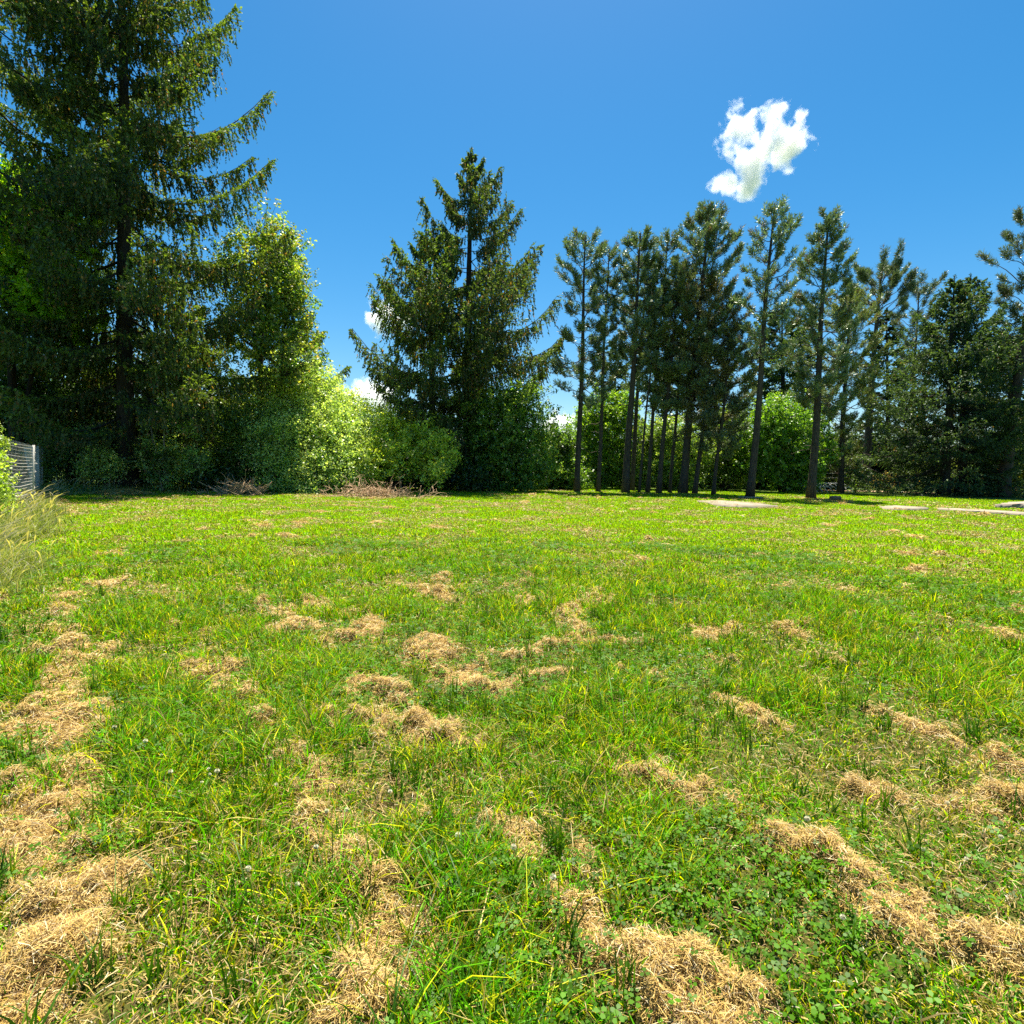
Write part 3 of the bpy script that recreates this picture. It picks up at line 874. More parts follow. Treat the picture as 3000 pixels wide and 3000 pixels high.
broadleaf('leafy_shrub', 'pale-leaved shrub standing in the tall grass at the foot of the wood', [(290, 1325, 38), (265, 1365, 42), (330, 1365, 42)], 26.8,
          ground_at(295, 26.8), col=(0.16, 0.22, 0.06), tipc=(0.42, 0.46, 0.2), leaf=0.09, dens=170, stems=5, r0=0.04, cat='shrub')
broadleaf('leafy_shrub', 'low dark-leaved shrubs added at the foot of the giant spruce trunk', [(380, 1395, 50), (430, 1400, 45), (340, 1400, 45), (600, 1400, 48), (660, 1405, 40), (220, 1400, 40)], 28.6,
          ground_at(400, 28.6), col=(0.03, 0.06, 0.012), tipc=(0.08, 0.12, 0.02), leaf=0.10, dens=100, stems=5, r0=0.04, cat='shrub')  # added to cover sunlit ground behind; the shade is in the dark leaf colour
broadleaf('small_tree', 'small pale-stemmed tree with a rounded light crown above a lower leafy skirt', [(480, 1205, 42), (440, 1225, 34), (535, 1230, 42), (560, 1260, 28), (450, 1330, 55), (520, 1340, 55), (490, 1385, 55), (580, 1350, 40)], 27.5,
          ground_at(478, 27.5), col=(0.12, 0.19, 0.04), tipc=(0.38, 0.44, 0.18), leaf=0.09, dens=150, stems=2, r0=0.055, bark=M_PALEBARK, cat='small tree')
broadleaf('leafy_shrub', 'dark shrub between the small pale-stemmed tree and the big willow', [(650, 1300, 80), (700, 1230, 80), (620, 1380, 60), (690, 1390, 60), (740, 1330, 80)], 29.8,
          ground_at(660, 29.8), col=(0.045, 0.085, 0.014), tipc=(0.12, 0.17, 0.03), leaf=0.10, dens=120, stems=4, r0=0.06, cat='shrub')
broadleaf('willow_shrub', 'big pale-green willow rising in a slope beside the rounded leafy tree',
          [(850, 1110, 85), (930, 1140, 80), (790, 1190, 85), (880, 1210, 110), (980, 1210, 95), (1010, 1270, 95), (840, 1300, 105), (940, 1310, 115), (760, 1290, 70), (820, 1390, 75), (930, 1400, 80), (1020, 1370, 75)], 32.0,
          ground_at(840, 30.3), col=(0.15, 0.21, 0.045), tipc=(0.44, 0.48, 0.22), leaf=0.10, dens=150, stems=6, r0=0.07, cat='willow', sig=0.25, apron=3.6)
broadleaf('leafy_shrub', 'golden-green spreading shrub below the shorter spruce, overhanging a brush pile',
          [(1090, 1250, 75), (1160, 1270, 70), (1230, 1275, 62), (1280, 1320, 60), (1200, 1340, 70), (1110, 1340, 70), (1310, 1350, 32), (1275, 1385, 40), (1060, 1390, 55)], 32.0,
          ground_at(1150, 31.0), col=(0.19, 0.24, 0.02), tipc=(0.50, 0.50, 0.12), leaf=0.11, dens=140, stems=6, r0=0.06, cat='shrub', apron=2.6)
broadleaf('leafy_shrub', 'dark undergrowth shrub behind the golden-green shrub', [(1080, 1400, 60), (1180, 1400, 60), (1280, 1400, 60), (1380, 1400, 60), (980, 1400, 60)], 33.5,
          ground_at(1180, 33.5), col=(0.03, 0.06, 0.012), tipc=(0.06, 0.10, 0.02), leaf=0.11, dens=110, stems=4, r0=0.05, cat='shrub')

for k, (px0, px1, Yb, lab) in enumerate(((-250, 420, 36.0, 'added dark-leaved underwood behind the fence corner'), (420, 980, 36.5, 'added dark-leaved underwood behind the willow'), (980, 1650, 40.5, 'added dark-leaved underwood behind the two middle spruces'),
        (1640, 2420, 50.0, 'added dark-leaved underwood behind the pine row'), (2380, 3250, 64.0, 'added dark-leaved underwood behind the hoop frame and right-hand spruces'))):
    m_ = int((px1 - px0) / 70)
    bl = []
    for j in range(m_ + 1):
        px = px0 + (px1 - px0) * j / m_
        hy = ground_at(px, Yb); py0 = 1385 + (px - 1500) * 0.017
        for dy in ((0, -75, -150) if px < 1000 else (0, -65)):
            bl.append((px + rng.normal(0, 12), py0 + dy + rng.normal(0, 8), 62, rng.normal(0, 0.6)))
    broadleaf('underwood', lab, bl, Yb, ground_at((px0 + px1) / 2, Yb), col=(0.02, 0.038, 0.01), tipc=(0.045, 0.075, 0.012), leaf=0.2, dens=38, stems=10, r0=0.07, cat='underwood', sig=0.3)  # backing rows added to close bright gaps; deep shade is in the leaf colour
# --- middle: two spruces over a leafy thicket
Y = 36.0
b, t = tree_pts(1366, Y, 1383, 440)
spruce('spruce_tree', 'tall pointed spruce standing alone against the sky in the middle', b, t,
       radprof(b, t, Y, [(1330, 200), (1200, 240), (1080, 310), (980, 300), (900, 245), (800, 200), (700, 140), (600, 92), (520, 48), (440, 6)]),
       n_limb=72, t0=0.13, slope=(-0.3, 0.62), hang=0.85, r0=0.34, density=1.0, cones=0.12, upturn=0.35, col=(0.034, 0.052, 0.022), tipc=(0.08, 0.12, 0.025))
Y = 34.3
b, t = tree_pts(1262, Y, 1262, 690)
spruce('spruce_tree', 'shorter broad spruce with drooping skirts left of the tall pointed one', b, t,
       radprof(b, t, Y, [(1330, 150), (1150, 190), (1060, 250), (980, 250), (900, 170), (800, 120), (690, 10)]),
       n_limb=56, t0=0.16, slope=(-0.2, 0.6), hang=0.85, r0=0.24, density=1.05, cones=0.10, upturn=0.3, col=(0.038, 0.064, 0.02), tipc=(0.09, 0.14, 0.022))
broadleaf('broadleaf_tree', 'leafy tree growing up under the tall pointed spruce', [(1370, 1180, 80), (1440, 1210, 90), (1520, 1170, 80), (1560, 1250, 80), (1480, 1300, 100), (1390, 1310, 95), (1570, 1350, 75), (1320, 1380, 70), (1450, 1390, 80), (1530, 1400, 70)], 35.0,
          ground_at(1450, 35.0), col=(0.06, 0.12, 0.016), tipc=(0.20, 0.26, 0.04), leaf=0.12, dens=105, stems=4, r0=0.12)
broadleaf('leafy_shrub', 'green thicket shrub between the tall pointed spruce and the first pine', [(1630, 1330, 60), (1600, 1390, 60), (1670, 1390, 60), (1650, 1290, 40)], 39.5,
          ground_at(1640, 39.5), col=(0.055, 0.11, 0.014), tipc=(0.14, 0.20, 0.02), leaf=0.12, dens=115, stems=4, r0=0.06, cat='shrub')

# --- right: broadleaf belt behind the pines
broadleaf('broadleaf_tree', 'yellow-green leafy tree seen between the first pine trunks', [(1760, 1200, 60), (1820, 1190, 55), (1720, 1250, 60), (1790, 1280, 75), (1690, 1330, 70), (1760, 1380, 75), (1840, 1370, 65)], 44.0,
          ground_at(1760, 44), col=(0.07, 0.135, 0.012), tipc=(0.19, 0.26, 0.02), leaf=0.14, dens=95, stems=4, r0=0.1)
broadleaf('broadleaf_tree', 'pale leafy tree behind the cluster of thin pine trunks', [(1900, 1280, 62), (1970, 1270, 60), (1940, 1350, 75), (1880, 1380, 65), (2030, 1320, 70), (2000, 1400, 65)], 43.0,
          ground_at(1950, 43), col=(0.085, 0.14, 0.022), tipc=(0.24, 0.28, 0.07), leaf=0.13, dens=105, stems=4, r0=0.1)
broadleaf('broadleaf_tree', 'dull green leafy tree left of the rounded tree', [(2120, 1290, 65), (2090, 1360, 65), (2160, 1370, 65), (2150, 1230, 50)], 44.0,
          ground_at(2120, 44), col=(0.06, 0.105, 0.022), tipc=(0.17, 0.20, 0.04), leaf=0.13, dens=100, stems=4, r0=0.1)
broadleaf('broadleaf_tree', 'rounded deep-green leafy tree between the two leaning pines', [(2290, 1220, 80), (2240, 1270, 80), (2340, 1270, 80), (2290, 1330, 100), (2370, 1340, 65), (2220, 1360, 70), (2330, 1390, 70)], 42.0,
          ground_at(2290, 42), col=(0.06, 0.125, 0.012), tipc=(0.16, 0.24, 0.02), leaf=0.13, dens=115, stems=4, r0=0.12)

# --- the pines (foot and top measured in the photograph)
GP = 'tall bare-trunked pines at the far side of the meadow'
def pine_at(label, bx, by, tx, ty, rows, r0, kw):
    r0 *= 0.76
    kw.setdefault('dead', 5)
    g = ground(bx, by); Y = g[1]
    b = np.array([g[0], g[1], 0.0]); t = at(tx, ty, Y)
    return pine('pine_tree', label, b, t, radprof(b, t, Y, rows), r0=r0, group=GP, **kw)
pine_at('leftmost pine of the row, ragged crown of upright tufts', 1690, 1441, 1715, 690, [(1180, 70), (1080, 90), (980, 85), (850, 80), (780, 75), (730, 45), (690, 10)], 0.24, dict(n_limb=62, t0=0.36, slope=(-0.75, 0.85), n_twig=11))
pine_at('slim pine with a narrow crown just right of the leftmost one', 1752, 1441, 1785, 728, [(1100, 35), (950, 50), (850, 48), (780, 32), (728, 8)], 0.17, dict(n_limb=48, t0=0.42, slope=(-0.4, 0.85), n_twig=10))
pine_at('sturdy pine with a dense spire crown, third trunk from the left of the row', 1832, 1443, 1876, 684, [(1060, 60), (980, 75), (860, 72), (780, 48), (730, 24), (684, 6)], 0.30, dict(n_limb=74, t0=0.46, slope=(-0.4, 0.8), n_twig=13))
pine_at('pine standing close behind the sturdy third pine', 1852, 1437, 1893, 770, [(1100, 45), (950, 60), (850, 40), (770, 8)], 0.20, dict(n_limb=48, t0=0.44, n_twig=10, slope=(-0.4, 0.8)))
pine_at('thinnest pine stem left in the cluster', 1872, 1443, 1930, 850, [(1120, 40), (1000, 50), (900, 40), (850, 8)], 0.10, dict(n_limb=34, t0=0.42, n_twig=9, slope=(-0.4, 0.8)))
pine_at('thin pine rising highest from the cluster behind the dense one', 1897, 1443, 1957, 690, [(1050, 60), (900, 62), (800, 45), (750, 35), (690, 8)], 0.16, dict(n_limb=60, t0=0.42, n_twig=11, slope=(-0.5, 0.8)))
pine_at('middle thin pine of the cluster, olive crown', 1930, 1445, 1990, 770, [(1150, 55), (1000, 65), (880, 50), (770, 8)], 0.20, dict(n_limb=56, t0=0.36, n_twig=11, slope=(-0.5, 0.8), col=(0.07, 0.09, 0.03)))
pine_at('thin pine stem immediately left of the thick leaning trunk', 1962, 1444, 2010, 800, [(1150, 50), (1000, 60), (880, 45), (800, 8)], 0.13, dict(n_limb=48, t0=0.36, n_twig=10, slope=(-0.5, 1.1)))
pine_at('tallest dense cone-shaped pine with a thick leaning trunk', 2000, 1446, 2078, 614, [(1250, 90), (1100, 110), (1000, 105), (900, 98), (800, 92), (720, 62), (660, 30), (614, 8)], 0.33, dict(n_limb=115, t0=0.30, slope=(-0.5, 0.8), n_twig=12, nl=26))
pine_at('pine with a brownish crown leaning right of the dense cone-shaped pine', 2035, 1447, 2105, 850, [(1250, 70), (1100, 90), (980, 95), (900, 60), (850, 10)], 0.19, dict(n_limb=76, t0=0.30, n_twig=12, slope=(-0.5, 1.0), col=(0.09, 0.085, 0.035)))
pine_at('short pine with a low dark crown left of the open-crowned pine', 2090, 1450, 2140, 960, [(1350, 50), (1250, 75), (1120, 80), (1020, 50), (960, 8)], 0.15, dict(n_limb=62, t0=0.25, n_twig=12, slope=(-0.4, 0.9), col=(0.05, 0.065, 0.028)))
pine_at('open see-through pine on a leaning trunk with boards at its foot', 2197, 1457, 2270, 604, [(1040, 70), (930, 95), (840, 90), (750, 68), (680, 38), (640, 28), (604, 6)], 0.27, dict(n_limb=64, t0=0.46, slope=(-0.3, 0.9), n_twig=8, col=(0.065, 0.095, 0.045), dead=8))
pine_at('straight pine with a bushy pointed crown beside the low hoop frame', 2375, 1460, 2428, 634, [(1230, 60), (1130, 75), (1000, 85), (900, 80), (820, 78), (740, 45), (690, 20), (634, 8)], 0.29, dict(n_limb=92, t0=0.30, slope=(-0.4, 0.8), n_twig=11, dead=8))
Y = 43.0
b, t = tree_pts(2462, Y, 2490, 870)
pine('pine_tree', 'full olive pine branching to the ground behind the straight bushy one', b, t, radprof(b, t, Y, [(1380, 60), (1250, 90), (1100, 100), (980, 85), (900, 45), (870, 8)]), n_limb=110, t0=0.10, n_twig=12, slope=(-0.1, 0.9), r0=0.22, col=(0.085, 0.105, 0.03))
Y = 56.0
b, t = tree_pts(2533, Y, 2580, 808)
pine('pine_tree', 'tall flat-topped pine with bare stubs along its trunk', b, t, radprof(b, t, Y, [(1000, 60), (930, 85), (870, 80), (830, 62), (808, 30)]), n_limb=44, t0=0.76, n_twig=14, slope=(0.1, 0.9), r0=0.42, dead=26, start=0.55, tuft=0.42, col=(0.045, 0.065, 0.03), curve=0.1)
Y = 58.0
b, t = tree_pts(2664, Y, 2692, 855)
pine('pine_tree', 'smaller flat-topped pine next to the two-topped spruce', b, t, radprof(b, t, Y, [(1150, 35), (1050, 55), (960, 65), (890, 52), (855, 15)]), n_limb=52, t0=0.5, n_twig=11, slope=(0.0, 0.9), r0=0.24, dead=8, start=0.45, tuft=0.42, col=(0.045, 0.06, 0.03))
Y = 40.0
b, t = tree_pts(2934, Y, 3050, 650)
pine('pine_tree', 'tall gaunt pine leaning out over the right edge of the picture', b, t, radprof(b, t, Y, [(1150, 40), (980, 60), (820, 110), (740, 110), (680, 80), (650, 20)]), n_limb=34, t0=0.50, n_twig=9, slope=(0.1, 0.9), r0=0.42, dead=18, start=0.62, tuft=0.36, col=(0.045, 0.06, 0.032), side=math.pi)

# --- conifers behind and right
Y = 50.0
b, t = tree_pts(2290, Y, 2292, 905)
spruce('fir_tree', 'dark fir showing behind the rounded deep-green leafy tree', b, t, radprof(b, t, Y, [(1300, 140), (1180, 130), (1080, 110), (980, 70), (905, 8)]), n_limb=80, t0=0.1, slope=(0.0, 0.6), hang=0.3, r0=0.3, needle=0.18, spread=0.4, density=1.2, cat='fir tree', col=(0.03, 0.058, 0.02), tipc=(0.07, 0.11, 0.02))
Y = 62.0
b, t = tree_pts(2600, Y, 2598, 905)
spruce('fir_tree', 'blackish fir directly behind the flat-topped pine trunk', b, t, radprof(b, t, Y, [(1380, 130), (1250, 110), (1100, 75), (980, 45), (905, 8)]), n_limb=80, t0=0.06, slope=(0.0, 0.5), hang=0.3, r0=0.3, needle=0.2, spread=0.4, density=1.2, cat='fir tree', col=(0.02, 0.04, 0.018), tipc=(0.04, 0.07, 0.02))
Y = 52.0
b, t = tree_pts(2015, Y, 2020, 960)
spruce('fir_tree', 'dark fir behind the pine cluster', b, t, radprof(b, t, Y, [(1320, 170), (1200, 150), (1100, 110), (1020, 60), (960, 8)]), n_limb=70, t0=0.08, slope=(-0.1, 0.5), hang=0.35, r0=0.3, needle=0.18, spread=0.4, cat='fir tree', col=(0.025, 0.048, 0.02), tipc=(0.05, 0.08, 0.02))
Y = 54.0
b, t = tree_pts(1800, Y, 1805, 1010)
spruce('fir_tree', 'small fir with flat dark layers behind the third pine', b, t, radprof(b, t, Y, [(1320, 110), (1200, 100), (1090, 80), (1010, 8)]), n_limb=50, t0=0.1, slope=(-0.1, 0.4), hang=0.3, r0=0.25, needle=0.18, spread=0.4, cat='fir tree', col=(0.022, 0.042, 0.02), tipc=(0.045, 0.075, 0.02))
Y = 41.5
b, t = tree_pts(2766, Y, 2797, 812)
spruce('spruce_tree', 'left stem of the two-topped dark spruce at the right', b, t, radprof(b, t, Y, [(1400, 250), (1300, 260), (1180, 225), (1060, 165), (980, 105), (930, 62), (880, 38), (812, 6)]), n_limb=104, t0=0.03, slope=(-0.25, 0.75), hang=0.42, r0=0.34, needle=0.15, spread=0.42, density=0.85, col=(0.026, 0.05, 0.022), tipc=(0.06, 0.095, 0.028), cones=0.02)
Y = 42.3
b, t = tree_pts(2815, Y, 2845, 806)
spruce('spruce_tree', 'right stem of the two-topped dark spruce at the right', b, t, radprof(b, t, Y, [(1400, 170), (1300, 200), (1180, 180), (1060, 140), (980, 115), (910, 70), (860, 34), (806, 6)]), n_limb=96, t0=0.03, slope=(-0.25, 0.75), hang=0.42, r0=0.32, needle=0.15, spread=0.42, density=0.8, col=(0.026, 0.05, 0.022), tipc=(0.06, 0.095, 0.028), cones=0.02)
Y = 46.0
b, t = tree_pts(2965, Y, 2962, 985)
spruce('spruce_tree', 'broad low spruce at the right edge beside the gaunt pine', b, t, radprof(b, t, Y, [(1420, 140), (1250, 150), (1120, 120), (1040, 70), (985, 8)]), n_limb=90, t0=0.05, slope=(-0.2, 0.5), hang=0.4, r0=0.25, needle=0.16, spread=0.42, density=1.15, col=(0.036, 0.056, 0.02), tipc=(0.10, 0.115, 0.025))
Y = 48.0
b, t = tree_pts(3110, Y, 3115, 960)
spruce('spruce_tree', 'spruce reaching in from beyond the right edge of the picture', b, t, radprof(b, t, Y, [(1420, 140), (1250, 150), (1120, 120), (960, 8)]), n_limb=60, t0=0.05, slope=(-0.2, 0.5), hang=0.4, r0=0.25, needle=0.17, spread=0.42)
broadleaf('leafy_shrub', 'undergrowth shrub under the two-topped spruce', [(2840, 1400, 45), (2890, 1390, 45), (2780, 1410, 40), (2700, 1400, 40)], 47.0, ground_at(2840, 47), col=(0.05, 0.08, 0.02), tipc=(0.16, 0.17, 0.05), leaf=0.13, dens=90, stems=4, r0=0.05, cat='shrub')
broadleaf('leafy_shrub', 'golden shrub at the right edge', [(2975, 1400, 34), (3010, 1385, 34)], 43.0, ground_at(2985, 43), col=(0.17, 0.17, 0.02), tipc=(0.42, 0.33, 0.05), leaf=0.11, dens=150, stems=4, r0=0.04, cat='shrub')
broadleaf('leafy_shrub', 'low pale shrub behind the hoop frame', [(2385, 1410, 24), (2425, 1412, 22)], 55.0, ground_at(2400, 55), col=(0.09, 0.13, 0.03), tipc=(0.24, 0.26, 0.09), leaf=0.13, dens=130, stems=4, r0=0.04, cat='shrub')
broadleaf('leafy_shrub', 'small round bright shrub at the right end of the hoop frame', [(2484, 1415, 22)], 54.0, ground_at(2484, 54), col=(0.09, 0.16, 0.02), tipc=(0.22, 0.30, 0.03), leaf=0.13, dens=150, stems=4, r0=0.04, cat='shrub')
broadleaf('leafy_shrub', 'dry brownish shrub right of the flat-topped pine trunk', [(2600, 1412, 24), (2570, 1422, 16)], 54.0, ground_at(2590, 54), col=(0.14, 0.11, 0.05), tipc=(0.30, 0.19, 0.09), leaf=0.12, dens=120, stems=4, r0=0.04, dry=0.3, cat='shrub')
broadleaf('broadleaf_tree', 'dark hedge tree closing the view behind the hoop frame', [(2440, 1330, 70), (2500, 1340, 70), (2560, 1350, 60), (2650, 1340, 70), (2400, 1370, 50)], 66.0, ground_at(2500, 66), col=(0.02, 0.035, 0.012), tipc=(0.04, 0.06, 0.015), leaf=0.2, dens=45, stems=4, r0=0.1)
broadleaf('broadleaf_tree', 'far dark leafy tree low between the pine trunks', [(1600, 1340, 60), (1700, 1330, 60), (1800, 1340, 60), (1900, 1340, 60), (2000, 1340, 60), (2100, 1340, 60), (2200, 1340, 60)], 58.0, ground_at(1880, 58), col=(0.03, 0.055, 0.012), tipc=(0.06, 0.10, 0.015), leaf=0.18, dens=50, stems=7, r0=0.1)

# bramble at the left edge
broadleaf('bramble', 'sunlit yellow-green bramble tangle at the left edge in front of the fence', [(-50, 1290, 62, -1), (-12, 1330, 34, 0), (-40, 1400, 62, -.5), (0, 1450, 36, 0), (20, 1490, 32, .4), (-80, 1500, 80, -1)], 12.5,
          ground_at(-10, 12.5), col=(0.13, 0.19, 0.02), tipc=(0.32, 0.36, 0.08), leaf=0.055, dens=420, stems=6, r0=0.012, cat='bramble', sig=0.10, bark=M_STICK)

# ------------------------------------------------------------------ wire fence at the left
fa, fb = ground_at(28, 13.0), ground_at(122, 27.0)
fr = empty('wire_fence', fa, 'pale wire mesh fence with leaning posts running back along the left edge', 'fence')
npst = 7
pb = []
for k in range(npst):
    f = k / (npst - 1)
    f = f ** 0.8
    p = fa * (1 - f) + fb * f + np.array([rng.normal(0, 0.15), rng.normal(0, 0.1), 0])
    lean_ = np.array([rng.normal(0, 0.12), rng.normal(0, .05), 0])
    h = 1.9 + rng.normal(0, 0.06)
    pb.append((p, p + lean_ + np.array([0, 0, h])))
    q = MB(); q.tube(np.stack([p - [0, 0, .1], (p + pb[-1][1]) / 2, pb[-1][1]]), 0.032, 6)
    q.build('post', M_WIRE, fr, fa)
w = MB()
for (p0, q0), (p1, q1) in zip(pb[:-1], pb[1:]):
    ln = np.linalg.norm(p1 - p0)
    for k in range(22):
        f = 0.04 + 0.94 * k / 21
        a_, b_ = p0 * (1 - f) + q0 * f, p1 * (1 - f) + q1 * f
        m_ = (a_ + b_) / 2 + np.array([0.06 * rng.normal(), 0, -0.03])
        w.tube(np.stack([a_, m_, b_]), 0.0085, 3, cap=False)
    nv = int(ln / 0.16)
    for k in range(1, nv):
        f = k / nv
        a_, b_ = p0 * (1 - f) + p1 * f, q0 * (1 - f) + q1 * f
        w.tube(np.stack([a_ + [0, 0, .05], b_]), 0.006, 3, cap=False)
w.build('mesh_panel', M_WIRE, fr, fa)

# ------------------------------------------------------------------ brush piles and hay
def brush(label, px0, px1, py, hpx, n, tangled, Y=None):
    g0, g1 = ground(px0, py), ground(px1, py)
    Yc = Y or (g0[1] + g1[1]) / 2
    g0, g1 = ground_at(px0, Yc), ground_at(px1, Yc)
    c = (g0 + g1) / 2; half = abs(g1[0] - g0[0]) / 2; h = pxm(hpx, Yc)
    b_ = MB()
    for k in range(n):
        u = rng.normal(0, 0.42); u = max(-1, min(1, u))
        hh = h * math.sqrt(max(0.05, 1 - u * u))
        p = c + np.array([u * half, rng.normal(0, 0.4), rng.random() * hh * 0.7 + 0.02])
        L = (0.4 + 0.9 * rng.random()) * min(1.0, half)
        a = rng.random() * 6.28; el = rng.normal(0.15, 0.42)
        d = np.array([math.cos(a) * math.cos(el), math.sin(a) * math.cos(el) * .6, math.sin(el)])
        pts = [p - d * L / 2]
        for _ in range(6):
            d = unit(d + rng.normal(0, 0.42 if tangled else 0.16, 3))
            pts.append(pts[-1] + d * L / 6)
        pts = np.array(pts); pts[:, 2] = np.maximum(pts[:, 2], 0.02)
        r = 0.009 + 0.012 * rng.random()
        b_.tube(pts, np.linspace(r, r * 0.4, 7), 4)
        if rng.random() < 0.6:
            q = pts[3]; d2 = unit(d + rng.normal(0, .8, 3)); d2[2] = abs(d2[2])
            b_.tube(np.stack([q, q + d2 * L * .15, q + d2 * L * .3 + [0, 0, .03]]), [r * .6, r * .45, r * .25], 3)
    return tag(b_.build('brush_pile', M_STICK, origin=c), label, 'brush pile')
brush('heap of straight bare cut branches at the meadow edge left of the willow', 625, 805, 1441, 40, 150, False, 25.8)
brush('long low heap of curly tangled twigs under the golden-green shrub', 955, 1260, 1441, 26, 260, True, 26.2)
brush('single small dead branch lying left of the heap of cut branches', 565, 615, 1441, 22, 12, True, 25.9)

g = ground_at(355, 24.6)
mb = MB(); n = 5200
u = rng.normal(0, 0.42, n); v = rng.normal(0, 0.4, n)
hh = 0.17 * np.exp(-(u ** 2 + v ** 2) * 2.0)
straws(mb, g[0] + u * 1.2, g[1] + v * 0.9, hh * (0.3 + .7 * rng.random(n)) + 0.03, 0.16 + 0.18 * rng.random(n), np.full(n, 0.012), 0.3, straw_cols(n) * 1.1)
tag(mb.build('hay_heap', M_STRAW, origin=g), 'small bleached heap of dry hay at the end of the tall grass', 'hay heap')

# ------------------------------------------------------------------ slabs, log, boards, hoop frame
def slab(name, label, pix, th, mat, cat, zb=0.0, jag=0.06):
    pts = [ground(*p)[:2] for p in pix]
    pp = []
    for k in range(len(pts)):
        a_, b_ = pts[k], pts[(k + 1) % len(pts)]
        for f in (0, .2, .4, .6, .8):
            pp.append(a_ * (1 - f) + b_ * f + rng.normal(0, jag, 2))
    pp = np.array(pp); n = len(pp); c = pp.mean(0)
    b_ = MB()
    top = np.hstack([pp, np.full((n, 1), zb + th)]); bot = np.hstack([pp, np.full((n, 1), zb - 0.05)])
    v = np.vstack([top, bot, [[c[0], c[1], zb + th]]])
    q = [(k, n + k, n + (k + 1) % n, (k + 1) % n) for k in range(n)]
    t_ = [(2 * n, k, (k + 1) % n) for k in range(n)]
    b_.add(v, q=q, t=t_)
    o = b_.build(name, mat, origin=(c[0], c[1], 0))
    return tag(o, label, cat)
slab('concrete_slab', 'long pale slab sunk in the grass in front of the pines', [(2040, 1470), (2110, 1469), (2200, 1475), (2285, 1486), (2190, 1488), (2110, 1485)], 0.06, M_CONC, 'slab')
slab('concrete_slab', 'short pale oval slab in the grass right of the straight bushy pine', [(2575, 1489), (2620, 1484), (2715, 1489), (2700, 1495), (2610, 1496)], 0.06, M_CONC, 'slab')
slab('concrete_slab', 'narrow pale strip slab running out of the picture at the right', [(2750, 1491), (2860, 1495), (3060, 1508), (3060, 1515), (2900, 1504), (2750, 1496)], 0.06, M_CONC, 'slab')
slab('wooden_board', 'raised weathered board lying by the right edge above the strip slab', [(2915, 1488), (2960, 1481), (3080, 1472), (3080, 1487), (2990, 1490)], 0.17, M_BOARD, 'board', zb=0.0)
# dirt path behind
pts = [ground_at(px, Yy) for px, Yy in ((2330, 47), (2500, 46), (2700, 44.5), (2830, 44), (2830, 45.6), (2700, 47.0), (2500, 49), (2330, 50))]
b_ = MB(); b_.add([p + [0, 0, 0.05] for p in pts], q=[(0, 1, 6, 7), (1, 2, 5, 6), (2, 3, 4, 5)])
tag(b_.build('dirt_path', M_DIRT), kind='structure')

g = ground(2447, 1467)
b_ = MB()
a = np.linspace(0, 2 * math.pi, 17)[:-1]
xs = np.linspace(-0.27, 0.27, 6)
pts = np.stack([g[0] + xs, np.full(6, g[1]) + xs * .15, np.full(6, 0.12)], 1)
b_.tube(pts, [0.13, 0.14, 0.135, 0.14, 0.135, 0.125], 12)
o = b_.build('log', M_WOOD, origin=(g[0], g[1], 0)); o.scale = (1, 1, 1)
tag(o, 'short cut log lying in the grass near the straight bushy pine', 'log')

for k, (p0, p1, lab) in enumerate(((( 2168, 1460), (2232, 1462), 'flat pale board lying at the foot of the open see-through pine'),)):
    A, B = ground(*p0), ground(*p1)
    dv = unit(B - A); nv = np.array([-dv[1], dv[0], 0])
    b_ = MB()
    for j, off in enumerate((-0.16, 0.0, 0.17)):
        q0 = A + nv * off + dv * rng.normal(0, .1); q1 = B + nv * off + dv * rng.normal(0, .1)
        v = []
        for z in (0.05, 0.09 + 0.006 * j):
            for q_, w_ in ((q0, -.07), (q1, -.07), (q1, .07), (q0, .07)):
                r_ = q_ + nv * w_; v.append((r_[0], r_[1], z))
        b_.add(v, q=[(0, 3, 2, 1), (4, 5, 6, 7), (0, 1, 5, 4), (1, 2, 6, 5), (2, 3, 7, 6), (3, 0, 4, 7)])
    tag(b_.build('wooden_board', M_BOARD, origin=A), lab, 'board')

# low hoop frame (ribs of white pipe)
Yh = 43.5
h0 = ground_at(2345, Yh)
hr = empty('hoop_frame', h0, 'low frame of slanting white pipe ribs in the grass behind the straight bushy pine', 'frame')
rng_n = 9
prof = [(0.0, 0.0), (0.35, 0.36), (0.9, 0.62), (1.4, 0.66), (1.9, 0.62), (2.45, 0.36), (2.8, 0.0)]
x_end = ground_at(2468, Yh)[0]
for k in range(rng_n):
    x0 = h0[0] + (x_end - h0[0]) * k / (rng_n - 1)
    q = MB(); q.tube([(x0 + 0.9 - 0.32 * u, Yh + u, z + 0.02) for u, z in prof], 0.026, 6)
    q.build('rib', M_PIPE, hr, h0)
for u, z in (prof[1], prof[3], prof[5]):
    q = MB(); q.tube([(h0[0] + 0.88 - 0.32 * u, Yh + u, z + 0.045), ((h0[0] + x_end) / 2 + 0.9 - 0.32 * u, Yh + u, z + 0.04), (x_end + 0.92 - 0.32 * u, Yh + u, z + 0.045)], 0.022, 6)
    q.build('rail', M_PIPE, hr, h0)

# two slack cables between the trunks
for k, (y0, y1, lab) in enumerate(((1385, 1380, 'upper of two thin slack cables strung between the pine trunks'), (1399, 1392, 'lower of two thin slack cables strung between the pine trunks'))):
    A, B = at(2378, y0, 40.0), at(2530, y1, 55.0)
    f = np.linspace(0, 1, 9)[:, None]
    P = A * (1 - f) + B * f; P[:, 2] -= 0.12 * np.sin(np.pi * f[:, 0])
    q = MB(); q.tube(P, 0.014, 4)
    tag(q.build('cable', M_WIRE, origin=A), lab, 'cable')

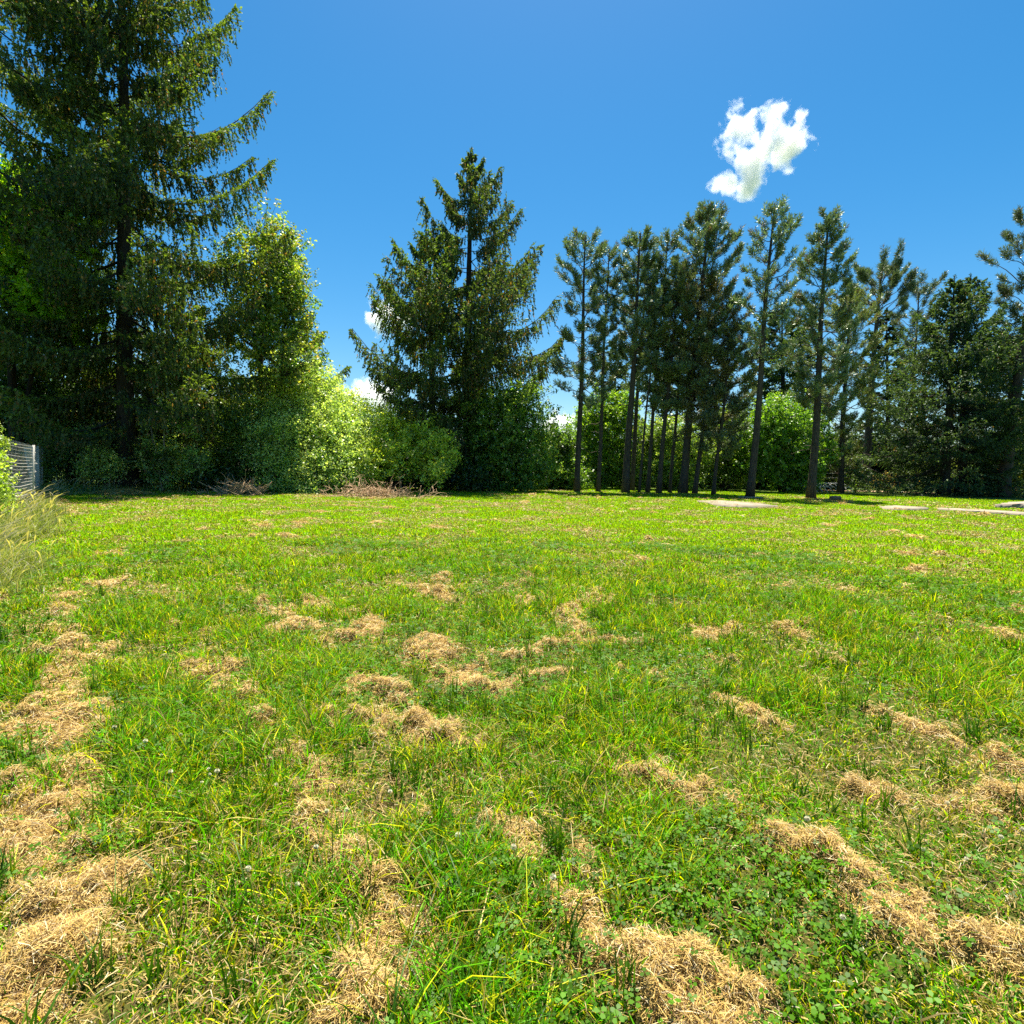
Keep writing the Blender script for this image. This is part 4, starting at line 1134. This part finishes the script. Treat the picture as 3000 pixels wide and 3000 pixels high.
# ------------------------------------------------------------------ clouds: real volumes in the sky
def cloud(label, D, blobs, dens, thr, scale_px, name='cloud'):
    cs = []
    for (px, py, r) in blobs:
        p = at(px, py, D); cs.append((p, r / FPX * D))
    ctr = np.mean([c for c, _ in cs], 0)
    lo = np.min([c - r * 1.55 for c, r in cs], 0); hi = np.max([c + r * 1.55 for c, r in cs], 0)
    b_ = MB()
    b_.box(lo - ctr, hi - ctr)
    m = bpy.data.materials.new('cloud_vapour'); m.use_nodes = True
    n, l = m.node_tree.nodes, m.node_tree.links
    n.clear()
    out = n.new('ShaderNodeOutputMaterial'); vs = n.new('ShaderNodeVolumePrincipled')
    vs.inputs['Color'].default_value = (1, 1, 1, 1); vs.inputs['Anisotropy'].default_value = 0.2
    tc = n.new('ShaderNodeTexCoord')
    U = scale_px / FPX * D
    nz = n.new('ShaderNodeTexNoise'); nz.inputs['Scale'].default_value = 1.0 / U; nz.inputs['Detail'].default_value = 6; nz.inputs['Roughness'].default_value = 0.55
    l.new(tc.outputs['Object'], nz.inputs[0])
    last = None
    for (c, r) in cs:
        vd = n.new('ShaderNodeVectorMath'); vd.operation = 'DISTANCE'
        l.new(tc.outputs['Object'], vd.inputs[0]); vd.inputs[1].default_value = tuple(c - ctr)
        mm = n.new('ShaderNodeMath'); mm.operation = 'MULTIPLY_ADD'; mm.inputs[1].default_value = -1 / r; mm.inputs[2].default_value = 1.0
        l.new(vd.outputs['Value'], mm.inputs[0])
        if last is None: last = mm.outputs[0]
        else:
            mx = n.new('ShaderNodeMath'); mx.operation = 'SMOOTH_MAX'; mx.inputs[2].default_value = 0.25
            l.new(last, mx.inputs[0]); l.new(mm.outputs[0], mx.inputs[1]); last = mx.outputs[0]
    a1 = n.new('ShaderNodeMath'); a1.operation = 'MULTIPLY_ADD'; a1.inputs[1].default_value = 4.6; a1.inputs[2].default_value = -2.3 - thr
    l.new(nz.outputs[0], a1.inputs[0])
    a2 = n.new('ShaderNodeMath'); a2.operation = 'ADD'; l.new(last, a2.inputs[0]); l.new(a1.outputs[0], a2.inputs[1])
    a3 = n.new('ShaderNodeMath'); a3.operation = 'MULTIPLY'; a3.use_clamp = True; a3.inputs[1].default_value = 1.3; l.new(a2.outputs[0], a3.inputs[0])
    a4 = n.new('ShaderNodeMath'); a4.operation = 'MULTIPLY'; a4.inputs[1].default_value = dens / U; l.new(a3.outputs[0], a4.inputs[0])
    l.new(a4.outputs[0], vs.inputs['Density']); l.new(vs.outputs[0], out.inputs['Volume'])
    o = b_.build(name, m); o.location = ctr
    tag(o, label, 'cloud')
    return o
cloud('small bright white puffy cloud alone in the blue sky above the pines', 620,
      [(2165, 370, 42), (2180, 410, 50), (2262, 372, 52), (2310, 395, 50), (2285, 440, 52), (2215, 455, 52), (2200, 510, 40), (2190, 552, 32), (2150, 535, 30), (2105, 545, 27), (2365, 385, 20), (2335, 440, 26)], 3.0, 0.12, 50)
cloud('scrap of white cloud low behind the left limbs of the shorter spruce', 2200, [(1120, 920, 40), (1170, 935, 34), (1085, 925, 22)], 2.6, 0.05, 40)
cloud('low white cloud peeping between the willow and the shorter spruce', 2400, [(1060, 1160, 50), (1110, 1170, 50), (1010, 1165, 34)], 2.6, 0.0, 50)
cloud('low white cloud seen between the tall pointed spruce and the first pine', 2400, [(1620, 1240, 40), (1660, 1250, 34)], 2.6, 0.0, 45)
